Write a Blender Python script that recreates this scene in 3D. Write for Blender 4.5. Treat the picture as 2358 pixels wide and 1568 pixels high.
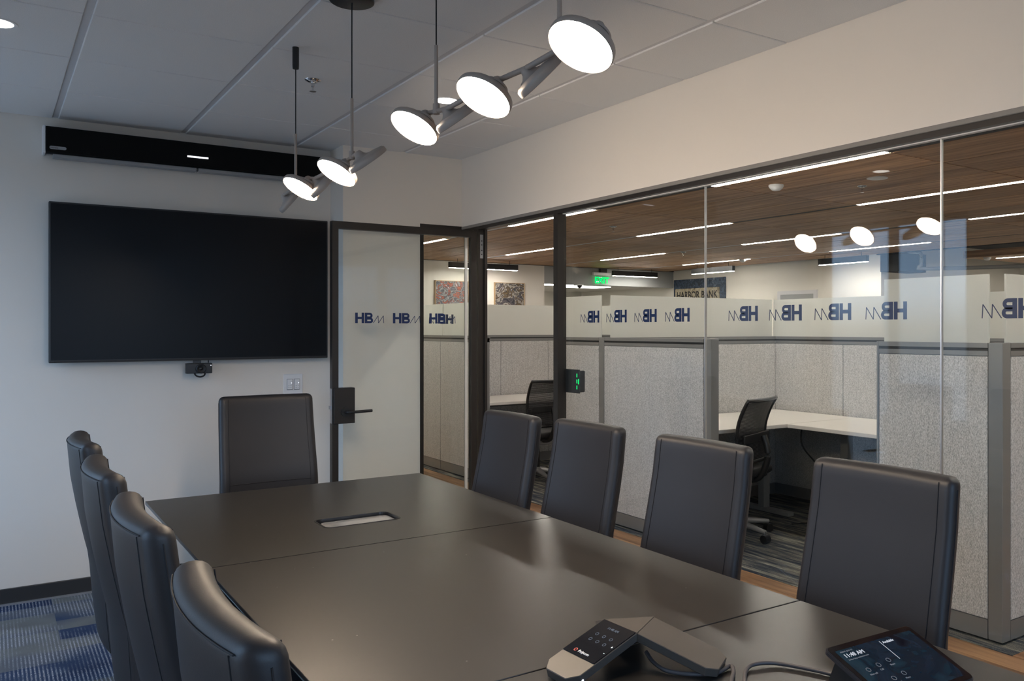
import bpy, bmesh, math, random
from mathutils import Vector, Matrix, Euler
random.seed(7)
sc = bpy.context.scene
for o in list(bpy.data.objects): bpy.data.objects.remove(o)

# ------------------------------------------------------------------ camera
cam_d = bpy.data.cameras.new('camera'); cam = bpy.data.objects.new('camera', cam_d)
sc.collection.objects.link(cam); sc.camera = cam
cam.location = (-2.516, -5.122, 1.414)
cam.rotation_euler = (math.pi/2, 0, -0.622)
cam_d.sensor_fit = 'HORIZONTAL'; cam_d.sensor_width = 36.0
cam_d.lens = 1995.16/2358*36
cam_d.shift_x = -(1404-1179)/2358
cam_d.shift_y = -(784-757.2)/2358
cam_d.clip_start = 0.02
# ------------------------------------------------------------------ world, exposure
W = bpy.data.worlds.new('world'); sc.world = W; W.use_nodes = True
nt = W.node_tree; bg = nt.nodes['Background']          # overcast blue sky over darker ground
geo = nt.nodes.new('ShaderNodeTexCoord'); sep = nt.nodes.new('ShaderNodeSeparateXYZ'); nt.links.new(geo.outputs['Generated'], sep.inputs[0])
ramp = nt.nodes.new('ShaderNodeValToRGB'); nt.links.new(sep.outputs['Z'], ramp.inputs[0])
e = ramp.color_ramp.elements
e[0].position = 0.0; e[0].color = (.15, .195, .27, 1); e[1].position = .04; e[1].color = (.46, .66, 1.0, 1)
nt.links.new(ramp.outputs['Color'], bg.inputs[0]); bg.inputs[1].default_value = 4.5
vs = sc.view_settings
vs.view_transform = 'Standard'; vs.look = 'None'; vs.gamma = 1.0; vs.use_curve_mapping = False
vs.exposure = 0.40
STRIP = 60.0      # linear office lights
DISC = 95.0       # pendant discs
def portal(name, loc, rot, sx, sy):
    l = bpy.data.lights.new(name, 'AREA'); l.shape = 'RECTANGLE'; l.size = sx; l.size_y = sy
    l.cycles.is_portal = True
    o = bpy.data.objects.new(name, l); o.location = loc; o.rotation_euler = rot
    sc.collection.objects.link(o)
portal('window_portal', (-3.80, -.55, 1.40), (0, -math.pi/2, 0), 1.9, 1.5)
portal('window_portal', (-3.80, -3.25, 1.40), (0, -math.pi/2, 0), 1.9, 1.3)
portal('window_portal', (-1.75, -6.80, 1.55), (math.pi/2, 0, 0), 2.8, 1.6)

# ------------------------------------------------------------------ helpers
COL = sc.collection
M = {}
def mat(name, color, rough=0.5, metal=0.0, spec=0.5, bump=None, vary=None, emit=None, coat=0.0):
    m = bpy.data.materials.new(name); m.use_nodes = True; nt = m.node_tree
    p = nt.nodes['Principled BSDF']
    p.inputs['Base Color'].default_value = (*color, 1); p.inputs['Roughness'].default_value = rough
    p.inputs['Metallic'].default_value = metal; p.inputs['Specular IOR Level'].default_value = spec
    p.inputs['Coat Weight'].default_value = coat
    if emit:
        p.inputs['Emission Color'].default_value = (*emit[0], 1); p.inputs['Emission Strength'].default_value = emit[1]
    if bump or vary:
        tc = nt.nodes.new('ShaderNodeTexCoord')
    if bump:   # (scale, strength, distance)
        n = nt.nodes.new('ShaderNodeTexNoise'); n.inputs['Scale'].default_value = bump[0]; n.inputs['Detail'].default_value = 3
        b = nt.nodes.new('ShaderNodeBump'); b.inputs['Strength'].default_value = bump[1]; b.inputs['Distance'].default_value = bump[2]
        nt.links.new(tc.outputs['Object'], n.inputs['Vector']); nt.links.new(n.outputs['Fac'], b.inputs['Height'])
        nt.links.new(b.outputs['Normal'], p.inputs['Normal'])
    if vary:   # (scale, amount)
        n = nt.nodes.new('ShaderNodeTexNoise'); n.inputs['Scale'].default_value = vary[0]; n.inputs['Detail'].default_value = 4
        r = nt.nodes.new('ShaderNodeMapRange'); r.inputs['To Min'].default_value = 1-vary[1]; r.inputs['To Max'].default_value = 1+vary[1]
        r.inputs['From Min'].default_value = .3; r.inputs['From Max'].default_value = .7
        mx = nt.nodes.new('ShaderNodeMix'); mx.data_type = 'RGBA'; mx.blend_type = 'MULTIPLY'; mx.inputs['Factor'].default_value = 1
        mx.inputs['A'].default_value = (*color, 1)
        nt.links.new(tc.outputs['Object'], n.inputs['Vector']); nt.links.new(n.outputs['Fac'], r.inputs['Value'])
        nt.links.new(r.outputs['Result'], mx.inputs['B']); nt.links.new(mx.outputs['Result'], p.inputs['Base Color'])
    M[name] = m; return m

def emat(name, color, strength):
    m = bpy.data.materials.new(name); m.use_nodes = True; nt = m.node_tree
    nt.nodes.remove(nt.nodes['Principled BSDF'])
    e = nt.nodes.new('ShaderNodeEmission'); e.inputs[0].default_value = (*color, 1); e.inputs[1].default_value = strength
    nt.links.new(e.outputs[0], nt.nodes['Material Output'].inputs['Surface']); M[name] = m; return m

def glassmat(name, tint, gain=1.0, base=0.045):
    """clear pane: transparent body, mirror reflection rising at grazing angles (Schlick)"""
    m = bpy.data.materials.new(name); m.use_nodes = True; nt = m.node_tree
    nt.nodes.remove(nt.nodes['Principled BSDF'])
    t = nt.nodes.new('ShaderNodeBsdfTransparent'); t.inputs[0].default_value = (*tint, 1)
    g = nt.nodes.new('ShaderNodeBsdfGlossy'); g.inputs['Roughness'].default_value = 0.0
    lw = nt.nodes.new('ShaderNodeLayerWeight'); lw.inputs['Blend'].default_value = 0.5
    pw = nt.nodes.new('ShaderNodeMath'); pw.operation = 'POWER'; pw.inputs[1].default_value = 5
    ma = nt.nodes.new('ShaderNodeMath'); ma.operation = 'MULTIPLY_ADD'; ma.inputs[1].default_value = .9*gain; ma.inputs[2].default_value = base*gain
    mx = nt.nodes.new('ShaderNodeMixShader')
    nt.links.new(lw.outputs['Facing'], pw.inputs[0]); nt.links.new(pw.outputs[0], ma.inputs[0]); nt.links.new(ma.outputs[0], mx.inputs[0])
    nt.links.new(t.outputs[0], mx.inputs[1]); nt.links.new(g.outputs[0], mx.inputs[2])
    nt.links.new(mx.outputs[0], nt.nodes['Material Output'].inputs['Surface']); M[name] = m; return m

def link(o, parent=None):
    COL.objects.link(o)
    if parent is not None: o.parent = parent
    return o
def tag(o, label=None, cat=None, group=None, kind=None):
    if label: o['label'] = label
    if cat: o['category'] = cat
    if group: o['group'] = group
    if kind: o['kind'] = kind
    return o
def empty(name, loc=(0,0,0), rz=0.0, parent=None):
    o = bpy.data.objects.new(name, None); o.location = loc; o.rotation_euler = (0,0,rz); o.empty_display_size = .1
    return link(o, parent)
def wloc(o):
    v = Vector((0,0,0))
    while o is not None: v += Vector(o.location); o = o.parent
    return v
def obj(name, bm, m, parent=None, smooth=False, local=False):
    """bm in world coordinates unless local=True (then in the parent's own frame)"""
    if parent is not None and not local:
        bmesh.ops.translate(bm, verts=bm.verts, vec=-wloc(parent))
    me = bpy.data.meshes.new(name); bm.to_mesh(me); bm.free()
    if isinstance(m, str): m = M[m]
    me.materials.append(m)
    if smooth:
        for p in me.polygons: p.use_smooth = True
    o = bpy.data.objects.new(name, me); return link(o, parent)
def fin(o, angle=40):   # smooth with sharp edges kept
    for p in o.data.polygons: p.use_smooth = True
    o.data.set_sharp_from_angle(angle=math.radians(angle)); return o
def box(x0,x1,y0,y1,z0,z1, bev=0.0, seg=2, bm=None):
    b = bm or bmesh.new()
    r = bmesh.ops.create_cube(b, size=1)
    bmesh.ops.scale(b, verts=r['verts'], vec=(abs(x1-x0), abs(y1-y0), abs(z1-z0)))
    bmesh.ops.translate(b, verts=r['verts'], vec=((x0+x1)/2,(y0+y1)/2,(z0+z1)/2))
    if bev:
        es = list({e for v in r['verts'] for e in v.link_edges})
        bmesh.ops.bevel(b, geom=es, offset=bev, segments=seg, affect='EDGES', profile=.5)
    return b
def cyl(p0, p1, r0, r1=None, n=16, bm=None, caps=True):
    b = bm or bmesh.new(); p0 = Vector(p0); p1 = Vector(p1); d = p1-p0
    r = bmesh.ops.create_cone(b, cap_ends=caps, segments=n, radius1=r0, radius2=r0 if r1 is None else r1, depth=d.length)
    q = d.to_track_quat('Z','Y').to_matrix().to_4x4()
    bmesh.ops.transform(b, verts=r['verts'], matrix=Matrix.Translation((p0+p1)/2) @ q)
    return b
def lathe(prof, n=32, mtx=None, bm=None):
    """prof: list of (r,z); closed with caps where r==0"""
    b = bm or bmesh.new(); rings = []
    for r, z in prof:
        if r < 1e-6: rings.append([b.verts.new((0,0,z))])
        else: rings.append([b.verts.new((r*math.cos(2*math.pi*k/n), r*math.sin(2*math.pi*k/n), z)) for k in range(n)])
    new = [v for R in rings for v in R]
    for A, B in zip(rings, rings[1:]):
        for k in range(n):
            a = A[k % len(A)]; a2 = A[(k+1) % len(A)]; c = B[k % len(B)]; c2 = B[(k+1) % len(B)]
            vs_ = []
            for v in (a, a2, c2, c):
                if v not in vs_: vs_.append(v)
            if len(vs_) > 2: b.faces.new(vs_)
    if mtx is not None: bmesh.ops.transform(b, verts=new, matrix=mtx)
    bmesh.ops.recalc_face_normals(b, faces=b.faces)
    return b
def smooth_pts(pts, k=6):
    pts = [Vector(p) for p in pts]; out = []
    for i in range(len(pts)-1):
        p0 = pts[max(i-1,0)]; p1 = pts[i]; p2 = pts[i+1]; p3 = pts[min(i+2,len(pts)-1)]
        for s in range(k):
            t = s/k
            out.append(.5*((2*p1)+(-p0+p2)*t+(2*p0-5*p1+4*p2-p3)*t*t+(-p0+3*p1-3*p2+p3)*t**3))
    out.append(pts[-1]); return out
def tube(pts, r, n=8, bm=None, k=6):
    b = bm or bmesh.new(); P = smooth_pts(pts, k) if k > 1 else [Vector(p) for p in pts]
    rings = []; up = Vector((0,0,1))
    for i, p in enumerate(P):
        d = (P[min(i+1,len(P)-1)]-P[max(i-1,0)]).normalized()
        a = d.cross(up)
        if a.length < 1e-3: a = d.cross(Vector((1,0,0)))
        a.normalize(); c = d.cross(a).normalized()
        rings.append([b.verts.new(p + r*(math.cos(2*math.pi*j/n)*a + math.sin(2*math.pi*j/n)*c)) for j in range(n)])
    for A, B in zip(rings, rings[1:]):
        for j in range(n): b.faces.new((A[j], A[(j+1)%n], B[(j+1)%n], B[j]))
    b.faces.new(rings[0][::-1]); b.faces.new(rings[-1])
    bmesh.ops.recalc_face_normals(b, faces=b.faces)
    return b
def prism(poly, z0, z1, bm=None):
    b = bm or bmesh.new()
    lo = [b.verts.new((x,y,z0)) for x,y in poly]; hi = [b.verts.new((x,y,z1)) for x,y in poly]
    n = len(poly)
    b.faces.new(lo[::-1]); b.faces.new(hi)
    for i in range(n): b.faces.new((lo[i], lo[(i+1)%n], hi[(i+1)%n], hi[i]))
    bmesh.ops.recalc_face_normals(b, faces=b.faces)
    return b
def shared(name, me, loc, parent, rot=None):
    """another object that shares mesh data; loc in the parent's frame"""
    o = bpy.data.objects.new(name, me); o.location = loc
    if rot: o.rotation_euler = rot
    return link(o, parent)
def text_mesh(s, size, extrude=0.0004, offset=0.0, align='LEFT'):
    c = bpy.data.curves.new('lettering', 'FONT'); c.body = s; c.size = size; c.extrude = extrude; c.offset = offset
    c.align_x = align; c.resolution_u = 3
    o = bpy.data.objects.new('lettering', c); COL.objects.link(o)
    bpy.context.view_layer.update()
    me = bpy.data.meshes.new_from_object(o.evaluated_get(bpy.context.evaluated_depsgraph_get()))
    bpy.data.objects.remove(o); bpy.data.curves.remove(c); return me
def text(s, size, mtx, m, parent, name='lettering', offset=0.0, align='LEFT', extrude=.0004):
    me = text_mesh(s, size, extrude, offset, align); me.materials.clear(); me.materials.append(M[m])
    o = bpy.data.objects.new(name, me); link(o, parent)
    o.matrix_local = Matrix.Translation(-wloc(parent)) @ mtx if parent is not None else mtx
    return o
def frame_mtx(origin, xdir, ydir):
    x = Vector(xdir).normalized(); y = Vector(ydir).normalized(); z = x.cross(y)
    return Matrix(((x.x,y.x,z.x,origin[0]),(x.y,y.y,z.y,origin[1]),(x.z,y.z,z.z,origin[2]),(0,0,0,1)))

# ------------------------------------------------------------------ materials
mat('wall_paint', (.74,.70,.645), .75, bump=(180,.08,.002))
mat('wall_paint_office', (.72,.69,.63), .75)
mat('soffit_paint', (.34,.35,.35), .75)
mat('ceiling_tile', (.80,.80,.80), .9, spec=.2, bump=(900,.5,.002), vary=(450,.10))
mat('grid_metal', (.62,.62,.64), .55)
mat('plenum', (.25,.25,.25), .9)
mat('baseboard', (.028,.029,.031), .45)
mat('bronze', (.030,.026,.023), .38, metal=.35)
mat('bead_grey', (.22,.21,.20), .5)
mat('black_plastic', (.012,.012,.013), .38)
mat('black_matte', (.010,.010,.011), .6)
mat('tv_screen', (.006,.0065,.008), .30, spec=.15)
mat('soundbar_cloth', (.006,.006,.006), .85, spec=.15)
mat('white_plastic', (.75,.75,.76), .4)
mat('grey_plastic', (.30,.31,.32), .45)
mat('chrome', (.75,.75,.76), .12, metal=1)
mat('satin_flap', (.85,.85,.85), .22, metal=.9)
mat('brushed_steel', (.50,.50,.52), .3, metal=1)
mat('table_top', (.019,.0175,.016), .32, spec=.75, bump=(1400,.06,.0006))
mat('table_edge', (.30,.34,.34), .2)
mat('table_under', (.015,.015,.016), .5)
mat('leather', (.015,.0142,.0165), .47, spec=.45, bump=(420,.12,.0012))
mat('thread', (.008,.007,.009), .7)
mat('lamp_body', (.34,.285,.245), .5)
mat('logo_navy', (.004,.022,.10), .5)
mat('panel_metal', (.23,.23,.23), .42, metal=.3)
mat('panel_slot', (.03,.03,.03), .6)
mat('worktop', (.74,.71,.67), .4)
mat('desk_metal', (.20,.20,.20), .5)
mat('silver', (.55,.55,.56), .35, metal=.8)
mat('frosted', (.80,.80,.77), .45)
mat('deck_black', (.006,.006,.006), .8)
mat('art_frame', (.42,.29,.16), .5)
mat('phone_body', (.060,.052,.045), .42)
mat('phone_glass', (.006,.006,.008), .06, spec=.6)
mat('tablet_shell', (.035,.036,.045), .35, metal=.4)
mat('ink_white', (.8,.8,.8), .6)
mat('cable_grey', (.060,.055,.058), .45)
mat('cable_white', (.45,.45,.45), .5)
mat('carpet_subfloor', (.03,.03,.03), .9)
emat('disc_light', (1.0,.80,.60), DISC)
emat('strip_light', (1.0,.93,.84), STRIP)
emat('downlight_glow', (1.0,.95,.88), 9)
emat('indicator', (.85,.88,1.0), 1.6)
emat('green_led', (.0,1.0,.18), 1.2)
emat('exit_green', (.0,.85,.12), 1.6)
emat('icon_glow', (.75,.8,.9), .55)
emat('icon_dim', (.45,.5,.6), .22)
glassmat('pane_clear', (.965,.98,.972), .85, .034)
glassmat('pane_window', (.93,.96,.95), .8, .04)

def frosted_fix():
    m = M['frosted']; nt = m.node_tree; p = nt.nodes['Principled BSDF']
    t = nt.nodes.new('ShaderNodeBsdfTranslucent'); t.inputs[0].default_value = (.84,.85,.81,1)
    mx = nt.nodes.new('ShaderNodeMixShader'); mx.inputs[0].default_value = .45
    nt.links.new(p.outputs[0], mx.inputs[1]); nt.links.new(t.outputs[0], mx.inputs[2])
    nt.links.new(mx.outputs[0], nt.nodes['Material Output'].inputs['Surface'])
frosted_fix()

def wood(name, c0, c1, axis, sc_long, sc_cross, rough=.5):
    m = bpy.data.materials.new(name); m.use_nodes = True; nt = m.node_tree; p = nt.nodes['Principled BSDF']
    tc = nt.nodes.new('ShaderNodeTexCoord'); oi = nt.nodes.new('ShaderNodeObjectInfo')
    add = nt.nodes.new('ShaderNodeVectorMath'); add.operation = 'ADD'
    mul = nt.nodes.new('ShaderNodeVectorMath'); mul.operation = 'SCALE'; mul.inputs['Scale'].default_value = 40
    cb = nt.nodes.new('ShaderNodeCombineXYZ')
    for i in range(3): nt.links.new(oi.outputs['Random'], cb.inputs[i])
    nt.links.new(cb.outputs[0], mul.inputs[0]); nt.links.new(mul.outputs[0], add.inputs[1]); nt.links.new(tc.outputs['Object'], add.inputs[0])
    mp = nt.nodes.new('ShaderNodeMapping')
    s = [sc_cross]*3; s[axis] = sc_long; mp.inputs['Scale'].default_value = s
    nt.links.new(add.outputs[0], mp.inputs[0])
    n = nt.nodes.new('ShaderNodeTexNoise'); n.inputs['Scale'].default_value = 1; n.inputs['Detail'].default_value = 5; n.inputs['Distortion'].default_value = .4
    nt.links.new(mp.outputs[0], n.inputs['Vector'])
    r = nt.nodes.new('ShaderNodeValToRGB'); r.color_ramp.elements[0].position = .32; r.color_ramp.elements[1].position = .70
    r.color_ramp.elements[0].color = (*c0,1); r.color_ramp.elements[1].color = (*c1,1)
    nt.links.new(n.outputs['Fac'], r.inputs[0])
    mr = nt.nodes.new('ShaderNodeMapRange'); mr.inputs['To Min'].default_value = .78; mr.inputs['To Max'].default_value = 1.18
    nt.links.new(oi.outputs['Random'], mr.inputs['Value'])
    mx = nt.nodes.new('ShaderNodeMix'); mx.data_type = 'RGBA'; mx.blend_type = 'MULTIPLY'; mx.inputs['Factor'].default_value = 1
    nt.links.new(r.outputs['Color'], mx.inputs['A']); nt.links.new(mr.outputs['Result'], mx.inputs['B'])
    nt.links.new(mx.outputs['Result'], p.inputs['Base Color']); p.inputs['Roughness'].default_value = rough
    M[name] = m
def dust(name):
    m = M[name]; nt = m.node_tree; p = nt.nodes['Principled BSDF']; L = nt.links.new
    tc = nt.nodes.new('ShaderNodeTexCoord'); v = nt.nodes.new('ShaderNodeTexVoronoi'); v.inputs['Scale'].default_value = 22; L(tc.outputs['Object'], v.inputs['Vector'])
    d = nt.nodes.new('ShaderNodeMath'); d.operation = 'LESS_THAN'; d.inputs[1].default_value = .045; L(v.outputs['Distance'], d.inputs[0])
    sx = nt.nodes.new('ShaderNodeSeparateColor'); L(v.outputs['Color'], sx.inputs[0])
    g = nt.nodes.new('ShaderNodeMath'); g.operation = 'GREATER_THAN'; g.inputs[1].default_value = .80; L(sx.outputs[0], g.inputs[0])
    k = nt.nodes.new('ShaderNodeMath'); k.operation = 'MULTIPLY'; L(d.outputs[0], k.inputs[0]); L(g.outputs[0], k.inputs[1])
    mx = nt.nodes.new('ShaderNodeMix'); mx.data_type = 'RGBA'; mx.inputs['A'].default_value = p.inputs['Base Color'].default_value; mx.inputs['B'].default_value = (.30,.29,.27,1)
    L(k.outputs[0], mx.inputs['Factor']); L(mx.outputs['Result'], p.inputs['Base Color'])
dust('table_top')
wood('ceiling_wood', (.24,.118,.055), (.62,.36,.185), 1, 1.1, 30, .55)
wood('floor_wood', (.14,.065,.028), (.42,.24,.125), 1, 1.6, 22, .42)

def carpet(name, cols, stripe_col, stripe_scale, axis, block=(1.0,.25), amount=.6):
    """loop-pile carpet: blocks of colour broken by noise, with thin pale ribs"""
    m = bpy.data.materials.new(name); m.use_nodes = True; nt = m.node_tree; p = nt.nodes['Principled BSDF']
    tc = nt.nodes.new('ShaderNodeTexCoord'); L = nt.links.new
    mp = nt.nodes.new('ShaderNodeMapping'); mp.inputs['Scale'].default_value = (1/block[0], 1/block[1], 1)
    L(tc.outputs['Object'], mp.inputs[0])
    wn = nt.nodes.new('ShaderNodeTexNoise'); wn.inputs['Scale'].default_value = 1.0; wn.inputs['Detail'].default_value = 2.5; wn.inputs['Roughness'].default_value = .75
    fl = nt.nodes.new('ShaderNodeVectorMath'); fl.operation = 'SNAP'; fl.inputs[1].default_value = (.5,.28,1)
    L(mp.outputs[0], fl.inputs[0])
    mixv = nt.nodes.new('ShaderNodeMix'); mixv.data_type = 'VECTOR'; mixv.inputs['Factor'].default_value = .25
    L(fl.outputs[0], mixv.inputs['A']); L(mp.outputs[0], mixv.inputs['B'])
    L(mixv.outputs['Result'], wn.inputs['Vector'])
    cr = nt.nodes.new('ShaderNodeValToRGB'); cr.color_ramp.interpolation = 'LINEAR'
    e = cr.color_ramp.elements; e[0].position = .36; e[0].color = (*cols[0],1); e[1].position = .46; e[1].color = (*cols[1],1)
    for i, c in enumerate(cols[2:]):
        k = e.new(.54+.07*i); k.color = (*c,1)
    L(wn.outputs['Fac'], cr.inputs[0])
    sx = nt.nodes.new('ShaderNodeSeparateXYZ'); L(tc.outputs['Object'], sx.inputs[0])
    ms = nt.nodes.new('ShaderNodeMath'); ms.operation = 'MULTIPLY'; ms.inputs[1].default_value = stripe_scale; L(sx.outputs[axis], ms.inputs[0])
    fr = nt.nodes.new('ShaderNodeMath'); fr.operation = 'FRACT'; L(ms.outputs[0], fr.inputs[0])
    gt = nt.nodes.new('ShaderNodeMath'); gt.operation = 'GREATER_THAN'; gt.inputs[1].default_value = .58; L(fr.outputs[0], gt.inputs[0])
    n2 = nt.nodes.new('ShaderNodeTexNoise'); n2.inputs['Scale'].default_value = 170; n2.inputs['Detail'].default_value = 2; L(tc.outputs['Object'], n2.inputs['Vector'])
    r2 = nt.nodes.new('ShaderNodeMapRange'); r2.inputs['From Min'].default_value = .38; r2.inputs['From Max'].default_value = .60; L(n2.outputs['Fac'], r2.inputs['Value'])
    n3 = nt.nodes.new('ShaderNodeTexNoise'); n3.inputs['Scale'].default_value = 3.5; n3.inputs['Detail'].default_value = 3; L(tc.outputs['Object'], n3.inputs['Vector'])
    r3 = nt.nodes.new('ShaderNodeMapRange'); r3.inputs['From Min'].default_value = .40; r3.inputs['From Max'].default_value = .56; L(n3.outputs['Fac'], r3.inputs['Value'])
    m1 = nt.nodes.new('ShaderNodeMath'); m1.operation = 'MULTIPLY'; L(gt.outputs[0], m1.inputs[0]); L(r2.outputs['Result'], m1.inputs[1])
    m2 = nt.nodes.new('ShaderNodeMath'); m2.operation = 'MULTIPLY'; L(m1.outputs[0], m2.inputs[0]); L(r3.outputs['Result'], m2.inputs[1])
    m3 = nt.nodes.new('ShaderNodeMath'); m3.operation = 'MULTIPLY'; m3.inputs[1].default_value = amount; L(m2.outputs[0], m3.inputs[0])
    mx = nt.nodes.new('ShaderNodeMix'); mx.data_type = 'RGBA'; L(m3.outputs[0], mx.inputs['Factor']); L(cr.outputs['Color'], mx.inputs['A']); mx.inputs['B'].default_value = (*stripe_col,1)
    L(mx.outputs['Result'], p.inputs['Base Color']); p.inputs['Roughness'].default_value = .95; p.inputs['Specular IOR Level'].default_value = .1
    b = nt.nodes.new('ShaderNodeBump'); b.inputs['Strength'].default_value = .4; b.inputs['Distance'].default_value = .004
    L(n2.outputs['Fac'], b.inputs['Height']); L(b.outputs['Normal'], p.inputs['Normal'])
    M[name] = m
carpet('carpet_blue', [(.012,.022,.062),(.03,.05,.10),(.13,.14,.145),(.075,.08,.085)], (.36,.38,.43), 70, 0, (.75,.55), .9)

def streak_carpet(name):
    m = bpy.data.materials.new(name); m.use_nodes = True; nt = m.node_tree; p = nt.nodes['Principled BSDF']; L = nt.links.new
    tc = nt.nodes.new('ShaderNodeTexCoord')
    mp = nt.nodes.new('ShaderNodeMapping'); mp.inputs['Scale'].default_value = (26,2.2,1); L(tc.outputs['Object'], mp.inputs[0])
    n = nt.nodes.new('ShaderNodeTexNoise'); n.inputs['Scale'].default_value = 1; n.inputs['Detail'].default_value = 3; n.inputs['Roughness'].default_value = .65; L(mp.outputs[0], n.inputs['Vector'])
    f = nt.nodes.new('ShaderNodeTexNoise'); f.inputs['Scale'].default_value = 220; f.inputs['Detail'].default_value = 2; L(tc.outputs['Object'], f.inputs['Vector'])
    a = nt.nodes.new('ShaderNodeMath'); a.operation = 'MULTIPLY_ADD'; a.inputs[1].default_value = .35; L(f.outputs['Fac'], a.inputs[0]); L(n.outputs['Fac'], a.inputs[2])
    r = nt.nodes.new('ShaderNodeValToRGB'); e = r.color_ramp.elements
    e[0].position = .50; e[0].color = (.016,.020,.030,1); e[1].position = .86; e[1].color = (.34,.33,.28,1)
    for q,c in ((.60,(.035,.045,.065)),(.68,(.09,.092,.088)),(.76,(.17,.165,.145))):
        k = e.new(q); k.color = (*c,1)
    L(a.outputs[0], r.inputs[0]); L(r.outputs['Color'], p.inputs['Base Color']); p.inputs['Roughness'].default_value = .95; p.inputs['Specular IOR Level'].default_value = .1
    b = nt.nodes.new('ShaderNodeBump'); b.inputs['Strength'].default_value = .4; b.inputs['Distance'].default_value = .004; L(f.outputs['Fac'], b.inputs['Height']); L(b.outputs['Normal'], p.inputs['Normal'])
    M[name] = m
streak_carpet('carpet_office')

def fabric(name, color, scale=260):
    m = mat(name, color, .95, spec=.1); nt = m.node_tree; p = nt.nodes['Principled BSDF']; L = nt.links.new
    tc = nt.nodes.new('ShaderNodeTexCoord')
    n = nt.nodes.new('ShaderNodeTexNoise'); n.inputs['Scale'].default_value = scale; n.inputs['Detail'].default_value = 2; n.inputs['Roughness'].default_value = .7
    mp = nt.nodes.new('ShaderNodeMapping'); mp.inputs['Scale'].default_value = (1,1,.45)
    L(tc.outputs['Object'], mp.inputs[0]); L(mp.outputs[0], n.inputs['Vector'])
    n2 = nt.nodes.new('ShaderNodeTexNoise'); n2.inputs['Scale'].default_value = 60; n2.inputs['Detail'].default_value = 1
    mp2 = nt.nodes.new('ShaderNodeMapping'); mp2.inputs['Scale'].default_value = (1,1,.08)
    L(tc.outputs['Object'], mp2.inputs[0]); L(mp2.outputs[0], n2.inputs['Vector'])
    a = nt.nodes.new('ShaderNodeMath'); a.operation = 'MULTIPLY_ADD'; a.inputs[1].default_value = .10; L(n2.outputs['Fac'], a.inputs[0]); L(n.outputs['Fac'], a.inputs[2])
    r = nt.nodes.new('ShaderNodeMapRange'); r.inputs['From Min'].default_value = .35; r.inputs['From Max'].default_value = .75; r.inputs['To Min'].default_value = .55; r.inputs['To Max'].default_value = 1.35
    L(a.outputs[0], r.inputs['Value'])
    mx = nt.nodes.new('ShaderNodeMix'); mx.data_type = 'RGBA'; mx.blend_type = 'MULTIPLY'; mx.inputs['Factor'].default_value = 1; mx.inputs['A'].default_value = (*color,1)
    L(r.outputs['Result'], mx.inputs['B']); L(mx.outputs['Result'], p.inputs['Base Color'])
    b = nt.nodes.new('ShaderNodeBump'); b.inputs['Strength'].default_value = .3; b.inputs['Distance'].default_value = .002; L(n.outputs['Fac'], b.inputs['Height']); L(b.outputs['Normal'], p.inputs['Normal'])
fabric('panel_fabric', (.56,.555,.55))

def artmat(name, cols, scale, seed):
    m = bpy.data.materials.new(name); m.use_nodes = True; nt = m.node_tree; p = nt.nodes['Principled BSDF']; L = nt.links.new
    tc = nt.nodes.new('ShaderNodeTexCoord'); mp = nt.nodes.new('ShaderNodeMapping'); mp.inputs['Location'].default_value = (seed, seed*.7, seed*.3)
    L(tc.outputs['Object'], mp.inputs[0])
    n = nt.nodes.new('ShaderNodeTexNoise'); n.inputs['Scale'].default_value = scale; n.inputs['Detail'].default_value = 4; n.inputs['Distortion'].default_value = 2.2
    L(mp.outputs[0], n.inputs['Vector'])
    r = nt.nodes.new('ShaderNodeValToRGB'); e = r.color_ramp.elements
    e[0].position = .30; e[0].color = (*cols[0],1); e[1].position = .70; e[1].color = (*cols[-1],1)
    for i, c in enumerate(cols[1:-1]):
        k = e.new(.30+.40*(i+1)/(len(cols)-1)); k.color = (*c,1)
    L(n.outputs['Fac'], r.inputs[0]); L(r.outputs['Color'], p.inputs['Base Color']); p.inputs['Roughness'].default_value = .6
    M[name] = m
artmat('paint_dark', [(.02,.02,.03),(.10,.09,.10),(.02,.02,.025),(.40,.37,.33),(.03,.02,.015),(.16,.11,.05),(.03,.04,.08),(.45,.45,.5)], 4.5, 3)
artmat('paint_red', [(.02,.03,.05),(.10,.12,.17),(.015,.015,.02),(.30,.31,.32),(.02,.03,.05),(.40,.09,.03),(.06,.08,.12),(.45,.46,.48)], 4.5, 11)
artmat('paint_sea', [(.010,.014,.022),(.02,.05,.10),(.015,.02,.03),(.06,.10,.16),(.02,.04,.09),(.22,.26,.30)], 9, 5)
artmat('paint_sand', [(.10,.08,.05),(.34,.29,.20),(.42,.37,.27),(.5,.46,.36)], 6, 8)
artmat('sky_screen', [(.004,.006,.012),(.010,.022,.040),(.006,.014,.026),(.012,.035,.055),(.016,.018,.024)], 6, 2)

_p = M['sky_screen'].node_tree.nodes['Principled BSDF']; _p.inputs['Roughness'].default_value = .07; _p.inputs['Specular IOR Level'].default_value = .25

# ================================================================== SETTING
CZ = 2.52          # suspended ceiling of the meeting room
OZ = 2.655         # wood ceiling of the office
GX = 0.04          # glass line of the right wall
YT = 0.284         # tv wall
YP = 0.05          # proud part of the back wall
XL, YR = -3.55, -6.5

def S(name, bm, m, parent=None):
    o = obj(name, bm, m, parent)
    if parent is None: o['kind'] = 'structure'
    return o
S('floor', box(XL-.2, 0.03, YR-.2, .45, -.12, 0), 'carpet_blue')
sub = S('floor', box(-.45, 15.2, -7.2, 13.2, -.16, -.012), 'floor_wood')
S('floor', box(1.085, 15, -3.09, 13, -.012, 0.0), 'carpet_office')
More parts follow.
